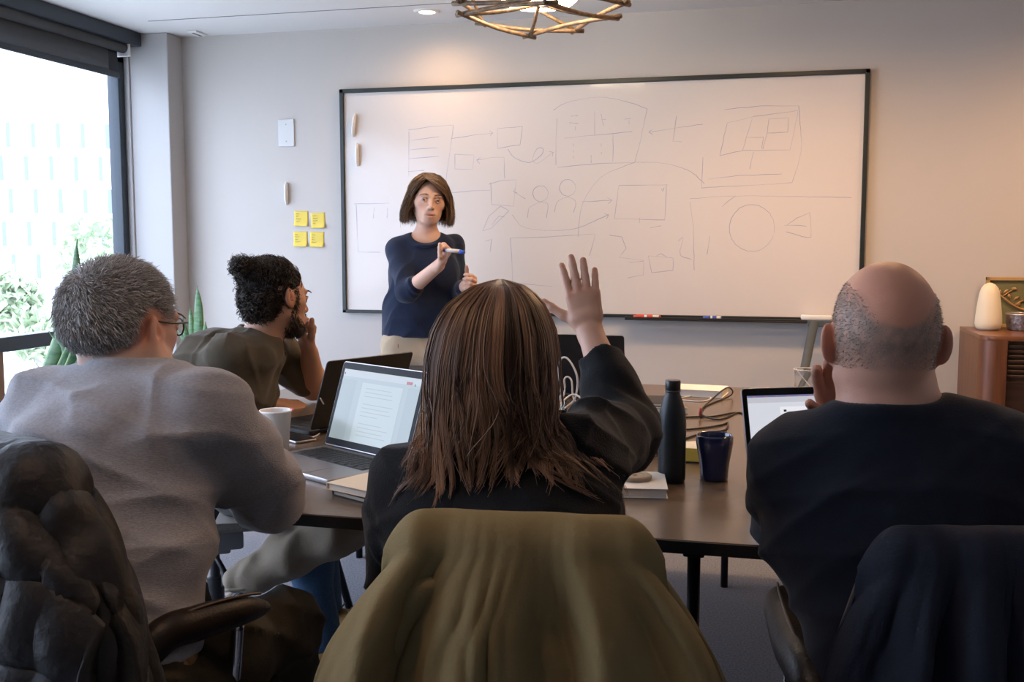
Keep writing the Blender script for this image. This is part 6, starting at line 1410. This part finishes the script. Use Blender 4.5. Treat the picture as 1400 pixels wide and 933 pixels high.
# ================================================================= woman raising her hand
def hand_up_woman():
    A = {k: P(*v) for k, v in dict(neck=(678, 606, 1.64), shL=(564, 662, 1.69), shR=(790, 628, 1.68), elR=(856, 588, 1.93), wrR=(806, 452, 2.03), elL=(550, 770, 1.74), wrL=(640, 722, 1.98),
                                  chest=(690, 715, 1.63), waist=(690, 860, 1.55), pel=(690, 985, 1.50)).items()}
    A['wrL'][2] = max(A['wrL'][2], TZ+0.035)
    yaw = math.radians(8); f = np.array([-math.sin(yaw), math.cos(yaw), 0]); lat = np.array([f[1], -f[0], 0])
    t = thing('person', (A['pel'][0], A['pel'][1], 0), 'woman with long brown hair and black sweater raising her hand', 'person')
    hm = head_frame(P(674, 487, 1.645), math.radians(16), math.radians(-3), 0.0, 1.0)
    S = Sdf(); head(S, hm, True, 0.9, 0.95, 0.96)
    S.cap(hp(hm, 0, -0.020, -0.070), A['neck'], 0.050, 0.054, 0.03)
    S.ecap(A['neck']-UPZ*0.05, A['chest'], lat, (0.10, 0.06), (0.135, 0.085), 0.05)
    for s_ in ('L', 'R'): S.cap(A['neck']-UPZ*0.04, A['sh'+s_], 0.04, 0.04, 0.03)
    fa = unit(A['wrR']-A['elR'])
    S.chain([A['shR'], A['elR'], A['elR']*0.55+A['wrR']*0.45, A['wrR']-fa*0.01], [0.042, 0.038, 0.036, 0.0255], 0.02); S.chain([A['shL'], A['elL'], A['wrL']], [0.042, 0.038, 0.026], 0.02)
    camu = unit(_up); fd = unit(-_rt*0.16+camu*0.97+_fw*0.10); td = unit(-_rt*1.0-camu*0.16+_fw*0.12)
    tips, HL = hand(S, A['wrR'], fd, td, True, 0.90, (0.07, 0.06, 0.08, 0.12), 0.075, (0.80, -0.10, 0.62), 0.12, (0.027, 0.020))
    hand(S, A['wrL'], unit(lat*0.3+f), unit(lat*0.9), False, 0.92, (0.3, 0.3, 0.35, 0.4))
    V, Q = S.mesh(0.0032)
    def knk(q, c):                                        # reddish knuckles and fingertips
        for pt, r in [(HL(x, 0.01, z), 0.011) for x, z in ((0.029, 0.086), (0.010, 0.092), (-0.0095, 0.088), (-0.0275, 0.079))]+[(tp, 0.014) for tp in tips]:
            w_ = np.clip(1.3-np.sqrt(((V-pt)**2).sum(1))/r, 0, 1)[:, None]*0.4; c[:] = c*(1-w_)+c*np.array([1.0, 0.72, 0.66])*w_
    b = add('body', (V, Q), skin_mat('fair'), t, smooth=True, vcol=tinted(V, hm, 'fair', knk))
    eyes(b, hm); brows(b, hm, (0.05, 0.03, 0.02))
    # fingernails are on the dorsal side towards the back
    c = Sdf()
    c.ecap(A['neck']-UPZ*0.05-f*0.01, A['chest'], lat, (0.130, 0.075), (0.165, 0.115), 0.05); c.ecap(A['chest'], A['waist'], lat, (0.165, 0.115), (0.160, 0.112), 0.05); c.ecap(A['waist'], A['pel'], lat, (0.160, 0.112), (0.175, 0.125), 0.05)
    for s_ in ('L', 'R'): c.cap(A['neck']-UPZ*0.048, A['sh'+s_], 0.056, 0.058, 0.06)
    c.cap(A['shL']-UPZ*0.05, A['chest']-lat*0.09, 0.052, 0.07, 0.06)
    ce = A['elR']*0.30+A['wrR']*0.70
    c.chain([A['shR'], (A['shR']+A['elR'])/2, A['elR'], (A['elR']+ce)/2, ce], [0.068, 0.064, 0.058, 0.052, 0.043], 0.035)
    c.cap(A['shR']-f*0.02-UPZ*0.05, A['chest']+lat*0.10-UPZ*0.02, 0.055, 0.07, 0.05)
    c.chain([A['shL'], (A['shL']+A['elL'])/2, A['elL'], A['wrL']+(A['elL']-A['wrL'])*0.15], [0.062, 0.057, 0.050, 0.038], 0.03)
    c.planecut(ce, fa, A['wrR'], 0.14)
    c.cap(A['neck'], hp(hm, 0, -0.02, -0.03), 0.060, 0.066, 0.012, 's')
    def fo(p):
        e = p-A['elR'].astype(np.float32); r = np.sqrt((e**2).sum(1)); ax = unit(A['wrR']-A['shR']).astype(np.float32)
        return W4(p)*0.4+C4(p)+np.sin(e@ax*95+2*np.sin(e[:, 0]*30))*np.clip(1-r/0.14, 0, 1)*0.005
    c.disp = fo
    s1 = add('sweater', c.mesh(0.005), knit_black, t, smooth=True)
    cuff('cuff', ce-fa*0.012, fa, 0.0425, 0.03, knit_black, s1)
    hips = [A['pel']+lat*0.085-UPZ*0.02, A['pel']-lat*0.085-UPZ*0.02]; kn = [h_+f*0.42-UPZ*0.02 for h_ in hips]; ank = [np.array([k_[0], k_[1]-0.02, 0.09]) for k_ in kn]
    legs(hips, kn, ank, (0.095, 0.085, 0.062, 0.056, 0.055), (A['pel']+UPZ*0.06, A['pel']-UPZ*0.02), (0.172, 0.122), lat, dark_tr, 'trousers', t, lambda p: W5(p)*0.5)
    for a_ in ank: shoe(t, a_, f, shoe_dk, black_plastic, 0.25)
    # long hair: envelope given by half widths down the head, strands run from the parting to the shoulders
    r_ = np.array([math.cos(YAW), math.sin(YAW), 0]); fo_ = np.array([-math.sin(YAW), math.cos(YAW), 0]); O = P(674, 487, 1.645)
    Zk = np.array([0.123, 0.116, 0.10, 0.08, 0.045, 0.0, -0.05, -0.10, -0.15, -0.20, -0.26, -0.32])
    Wk = np.array([0.004, 0.034, 0.056, 0.076, 0.092, 0.101, 0.103, 0.103, 0.107, 0.112, 0.114, 0.114])
    Dk = np.array([0.004, 0.060, 0.085, 0.106, 0.124, 0.132, 0.126, 0.108, 0.094, 0.088, 0.086, 0.080])
    Cy = np.array([0.0, 0.0, -0.004, -0.008, -0.010, -0.012, -0.018, -0.030, -0.040, -0.045, -0.050, -0.05])
    Cx = np.array([0.012, 0.010, 0.008, 0.004, 0.002, 0.0, 0.0, 0.0, 0.004, 0.008, 0.010, 0.010])
    def env(z, ph, s):
        g = lambda K: np.interp(-z, -Zk, K)
        return O+r_*(g(Cx)+g(Wk)*s*np.sin(ph))[..., None]+fo_*(g(Cy)-g(Dk)*s*np.cos(ph))[..., None]+UPZ*z[..., None]     # ph=0 towards the camera (back of the head)
    nz_, npn = 40, 48; zz = np.linspace(0.1225, -0.120, nz_); pp = np.linspace(-2.2, 2.2, npn)
    Zg, Pg = np.meshgrid(zz, pp, indexing='ij')
    sh = np.full(Zg.shape, 0.93); sh = sh*np.where(Zg < -0.10, 1+(Zg+0.10)*2.5, 1)
    hr = add('hair', sheet(env(Zg, Pg, sh)), mat('hair_base_dark', (0.022, 0.012, 0.008), 0.55), t, smooth=True)
    zc_ = np.linspace(0.1228, 0.060, 12); pc_ = np.linspace(-math.pi, math.pi, 40); Zc_, Pc_ = np.meshgrid(zc_, pc_, indexing='ij')
    add('crown_hair', sheet(env(Zc_, Pc_, np.full(Zc_.shape, 0.935))), mat('hair_base_dark', (0.022, 0.012, 0.008), 0.55), hr, smooth=True)
    rg = np.random.default_rng(31); N, M = 4050, 19; tt = np.linspace(0, 1, M)
    NL = 130; lock_ph = rg.uniform(-2.35, 2.35, NL); lock_end = -0.120-0.055*rg.random(NL)-0.035*np.clip(np.abs(lock_ph)-0.4, 0, 1); lock_w = rg.normal(size=NL); lock_p = rg.uniform(0, 6.28, NL); lock_c = rg.random(NL)
    lock_fl = np.where(lock_ph > 0.6, 0.045*rg.random(NL)**1.5+0.004, -0.008*rg.random(NL)); lock_fl = np.where((lock_ph > 0.3) & (rg.random(NL) < 0.07), 0.085, lock_fl)
    lock_end = np.where((lock_ph < -0.55) & (lock_ph > -1.4), lock_end-0.055*rg.random(NL), lock_end)
    li = rg.integers(0, NL, N); dev = rg.normal(size=N)*0.055; s = 1.0-0.10*rg.random(N)**1.3+(0.05*rg.normal(size=NL))[li]; fly = rg.random(N) < 0.025; s = np.where(fly, 1.03+0.07*rg.random(N), np.minimum(s, 1.01))
    z1 = lock_end[li]+rg.normal(size=N)*0.012
    th_ = tt[None, :]
    # top section follows the crown by angle, then straight down
    u = np.clip(th_/0.42, 0, 1); zt = 0.123*np.cos(u*math.pi/2*0.98)+0.0; zt = np.where(th_ > 0.42, 0.123*math.cos(math.pi/2*0.98)+(z1[:, None]-0.0036)*np.clip((th_-0.42)/0.58, 0, 1), zt)
    conv = 1-0.75*np.clip((th_-0.45)*2.2, 0, 1)
    ph = lock_ph[li][:, None]+dev[:, None]*conv+(0.08+0.22*np.clip(th_-0.5, 0, 1))*lock_w[li][:, None]*np.sin(th_*8+lock_p[li][:, None])*np.clip(th_*2-0.4, 0, 1)
    pts = env(zt, ph, np.broadcast_to(s[:, None], zt.shape)+0.03*np.sin(th_*9+lock_p[li][:, None]*2)*np.clip(th_*2-0.7, 0, 1))
    tail = np.clip((-zt-0.09)/0.11, 0, 1.4)**2
    pts = pts+r_*(lock_fl[li][:, None]*tail)[..., None]-UPZ*(np.abs(lock_fl[li])[:, None]*tail*0.15)[..., None]
    # rest on the shoulders and back: push out of the sweater
    flat = pts.reshape(-1, 3).astype(np.float32); dd = c.ev(flat); inn = np.nonzero(dd < 0.008)[0]
    if len(inn):
        eps = 0.004; G = np.stack([c.ev(flat[inn]+np.eye(3, dtype=np.float32)[k]*eps)-c.ev(flat[inn]-np.eye(3, dtype=np.float32)[k]*eps) for k in range(3)], 1); G /= np.maximum(np.linalg.norm(G, axis=1, keepdims=True), 1e-6)
        flat[inn] += G*(0.010-dd[inn])[:, None]
    pts = flat.reshape(N, M, 3)
    k = np.clip(0.7*lock_c[li]+0.3*rg.random(N), 0, 1)**1.5; lo_, hi_ = np.array((0.040, 0.023, 0.015)), np.array((0.46, 0.26, 0.155))
    V, Q = tubes(pts, np.interp(tt, [0, 0.6, 1], [0.0011, 0.0010, 0.0003]), 3)
    kk = np.repeat((lo_+(hi_-lo_)*k[:, None])[:, None, :], M, 1)*(1+0.7*np.clip(tt-0.45, 0, 1))[None, :, None]          # colour lightens towards the ends
    add('hair_strands', (V, Q), mat('hair_long', (0.05, 0.03, 0.02), 0.38, spec=0.5, attr='tint'), hr, smooth=True, vcol=np.repeat(kk.reshape(-1, 3), 3, axis=0))
hand_up_woman()

# ================================================================= bald man on the right
def bald_man():
    A = {k: P(*v) for k, v in dict(neck=(1214, 566, 1.57), shL=(1096, 644, 1.63), shR=(1366, 636, 1.53), elL=(1082, 712, 1.87), wrL=(1158, 585, 1.77), elR=(1450, 770, 1.62), wrR=(1330, 720, 1.88),
                                  chest=(1237, 715, 1.56), waist=(1272, 850, 1.51), pel=(1290, 985, 1.47)).items()}
    A['elL'][2] = max(A['elL'][2], TZ+0.055); A['wrR'][2] = max(A['wrR'][2], TZ+0.04)
    yaw = math.radians(-6); f = np.array([-math.sin(yaw), math.cos(yaw), 0]); lat = np.array([f[1], -f[0], 0])
    t = thing('person', (A['pel'][0], A['pel'][1], 0), 'bald man in dark navy shirt seen from behind, chin on hand', 'person')
    hm = head_frame(P(1208, 459, 1.58), math.radians(2), math.radians(-5), math.radians(0), 1.06)
    S = Sdf(); head(S, hm, True, 1.35, 1.02, 0.91)
    S.cap(hp(hm, 0, -0.026, -0.055), A['neck'], 0.059, 0.067, 0.03)
    S.ecap(A['neck']-UPZ*0.05, A['chest'], lat, (0.12, 0.07), (0.16, 0.10), 0.05)
    for s_ in ('L', 'R'):
        S.cap(A['neck']-UPZ*0.04, A['sh'+s_], 0.05, 0.05, 0.03); S.chain([A['sh'+s_], A['el'+s_], A['el'+s_]*0.7+A['wr'+s_]*0.3, A['wr'+s_]], [0.045, 0.038, 0.040, 0.031], 0.02)
    hand(S, A['wrL'], unit(hp(hm, -0.066, 0.105, -0.03)-A['wrL']), unit(-f*0.5-lat*0.8+UPZ*0.1), False, 1.03, (0.22, 0.25, 0.3, 0.35), 0.05, (0.5, -0.3, 0.8), 0.1)
    hand(S, A['wrR'], unit(f+lat*-0.4), unit(-lat), True, 1.05, (0.3,)*4)
    V, Q = S.mesh(0.0034)
    def bald(q):
        x, y, z = q[:, 0]-0.008, q[:, 1], q[:, 2]
        a_ = (z-0.012-0.25*np.clip(y+0.03, 0, 1))/0.085; hw_ = 0.066*np.sqrt(np.clip(a_, 0, 1))-0.06*np.clip(-a_*8, 0, 1); return np.abs(x)-hw_
    nz_ = waves(41, 8, 300, 0.5); nl = waves(42, 6, 60, 0.6)
    def stub(q, c):
        x, y, z = q[:, 0], q[:, 1], q[:, 2]
        # horseshoe of clipped hair round a bare crown
        w_ = np.clip(bald(q)*45+nl(V)*0.35, 0, 1); crown = np.clip(1-bald(q)*30, 0, 1)
        hl = -0.052-0.25*np.clip(y+0.02, -0.1, 0.0)*0.0
        w_ = w_*np.clip((z-hl)*28+nl(V)*0.1, 0, 1)*np.clip((0.060-y)*30, 0, 1)
        ear_ = ((np.abs(x)-0.082)/0.014)**2+((y+0.010)/0.030)**2+((z+0.014)/0.042)**2; w_ = w_*np.clip((ear_-1.0)*1.5, 0, 1)
        w_ = np.clip(w_*(0.72+0.45*nz_(V)), 0, 0.92)[:, None]
        c[:] = c*(1-w_)+np.array((0.26, 0.195, 0.155))*w_
        b_ = np.clip(crown, 0, 1)[:, None]*0.6; c[:] = c*(1-b_)+c*np.array([1.0, 0.80, 0.70])*b_
    tint = tinted(V, hm, 'ruddy', stub)
    b = add('body', (V, Q), skin_mat('ruddy'), t, smooth=True, vcol=tint)
    eyes(b, hm); brows(b, hm, (0.08, 0.06, 0.05))
    # clipped stubble
    Nn = vnormals(V, Q); q = (V-hm[:3, 3]) @ np.linalg.inv(hm[:3, :3]).T
    crown = bald(q)*30+1
    ear_ = ((np.abs(q[:, 0])-0.084)/0.016)**2+((q[:, 1]+0.010)/0.030)**2+((q[:, 2]+0.014)/0.042)**2
    mk_ = (crown > 1.15) & (q[:, 2] > -0.045) & (q[:, 2] < 0.12) & (q[:, 1] < 0.05) & (ear_ > 1.5) & (np.abs(q[:, 0]) < 0.1)
    rt_, nn = pick(V, Nn, mk_, 6500, 43); rg = np.random.default_rng(44); d = nn*0.8-UPZ*0.5+rg.normal(size=rt_.shape)*0.25
    strands('hair', np.stack([rt_-nn*0.001, rt_+d*0.0010, rt_+d*0.0019], 1), [0.00032, 0.00028, 0.00012], ((0.20, 0.165, 0.14), (0.50, 0.45, 0.41)), t, 0.5, 45)
    c = Sdf()
    c.ecap(A['neck']-UPZ*0.055-f*0.005, A['chest'], lat, (0.155, 0.085), (0.200, 0.130), 0.06); c.ecap(A['chest'], A['waist'], lat, (0.200, 0.130), (0.172, 0.130), 0.05); c.ecap(A['waist'], A['pel'], lat, (0.172, 0.130), (0.175, 0.135), 0.05)
    for s_ in ('L', 'R'):
        c.cap(A['neck']-UPZ*0.05, A['sh'+s_], 0.070, 0.072, 0.05)
        c.chain([A['sh'+s_], (A['sh'+s_]+A['el'+s_])/2, A['el'+s_], A['el'+s_]*0.4+A['wr'+s_]*0.6], [0.072, 0.068, 0.060, 0.050], 0.035)
    c.cap(A['neck']+UPZ*0.005, hp(hm, 0, -0.026, -0.02), 0.073, 0.080, 0.012, 's')
    c.torus(A['neck']-UPZ*0.004, UPZ+f*0.20, 0.076, 0.013, 0.022)
    c.disp = lambda p: (W2(p)*0.5+C2(p)*0.65)*fade(p, A['neck'], 0.09, 0.16)
    s1 = add('shirt', c.mesh(0.006), jersey_dark, t, smooth=True)
    hips = [A['pel']+lat*0.09-UPZ*0.02, A['pel']-lat*0.09-UPZ*0.02]; kn = [h_+f*0.46-UPZ*0.0 for h_ in hips]; ank = [np.array([k_[0], k_[1]-0.02, 0.09]) for k_ in kn]
    legs(hips, kn, ank, (0.105, 0.09, 0.066, 0.060, 0.058), (A['pel']+UPZ*0.0, A['pel']-UPZ*0.04), (0.165, 0.12), lat, dark_tr, 'trousers', t, lambda p: W5(p)*0.5)
    for a_ in ank: shoe(t, a_, f, shoe_dk, black_plastic)
    gl_ = thing('eyeglasses', hp(hm, -0.04, 0.11, 0.0), 'thin dark eyeglasses worn by the bald man', 'eyeglasses'); gm = mat('glasses_black', (0.012, 0.012, 0.014), 0.3)
    for sx in (-1, 1):
        add('temple', tube([hp(hm, sx*0.075, -0.012, 0.010), hp(hm, sx*0.076, 0.04, 0.008), hp(hm, sx*0.070, 0.098, 0.008)], 0.0020, 6, 10), gm, gl_, smooth=True)
        add('rim', tube([hp(hm, sx*(0.036+0.026*math.cos(a)), 0.114-0.010*abs(math.cos(a)), -0.002+0.020*math.sin(a)) for a in np.linspace(0, 2*math.pi, 25)], 0.0018, 6), gm, gl_, smooth=True)
    add('bridge', tube([hp(hm, -0.011, 0.114, 0.002), hp(hm, 0, 0.118, 0.005), hp(hm, 0.011, 0.114, 0.002)], 0.0018, 6), gm, gl_, smooth=True)
bald_man()
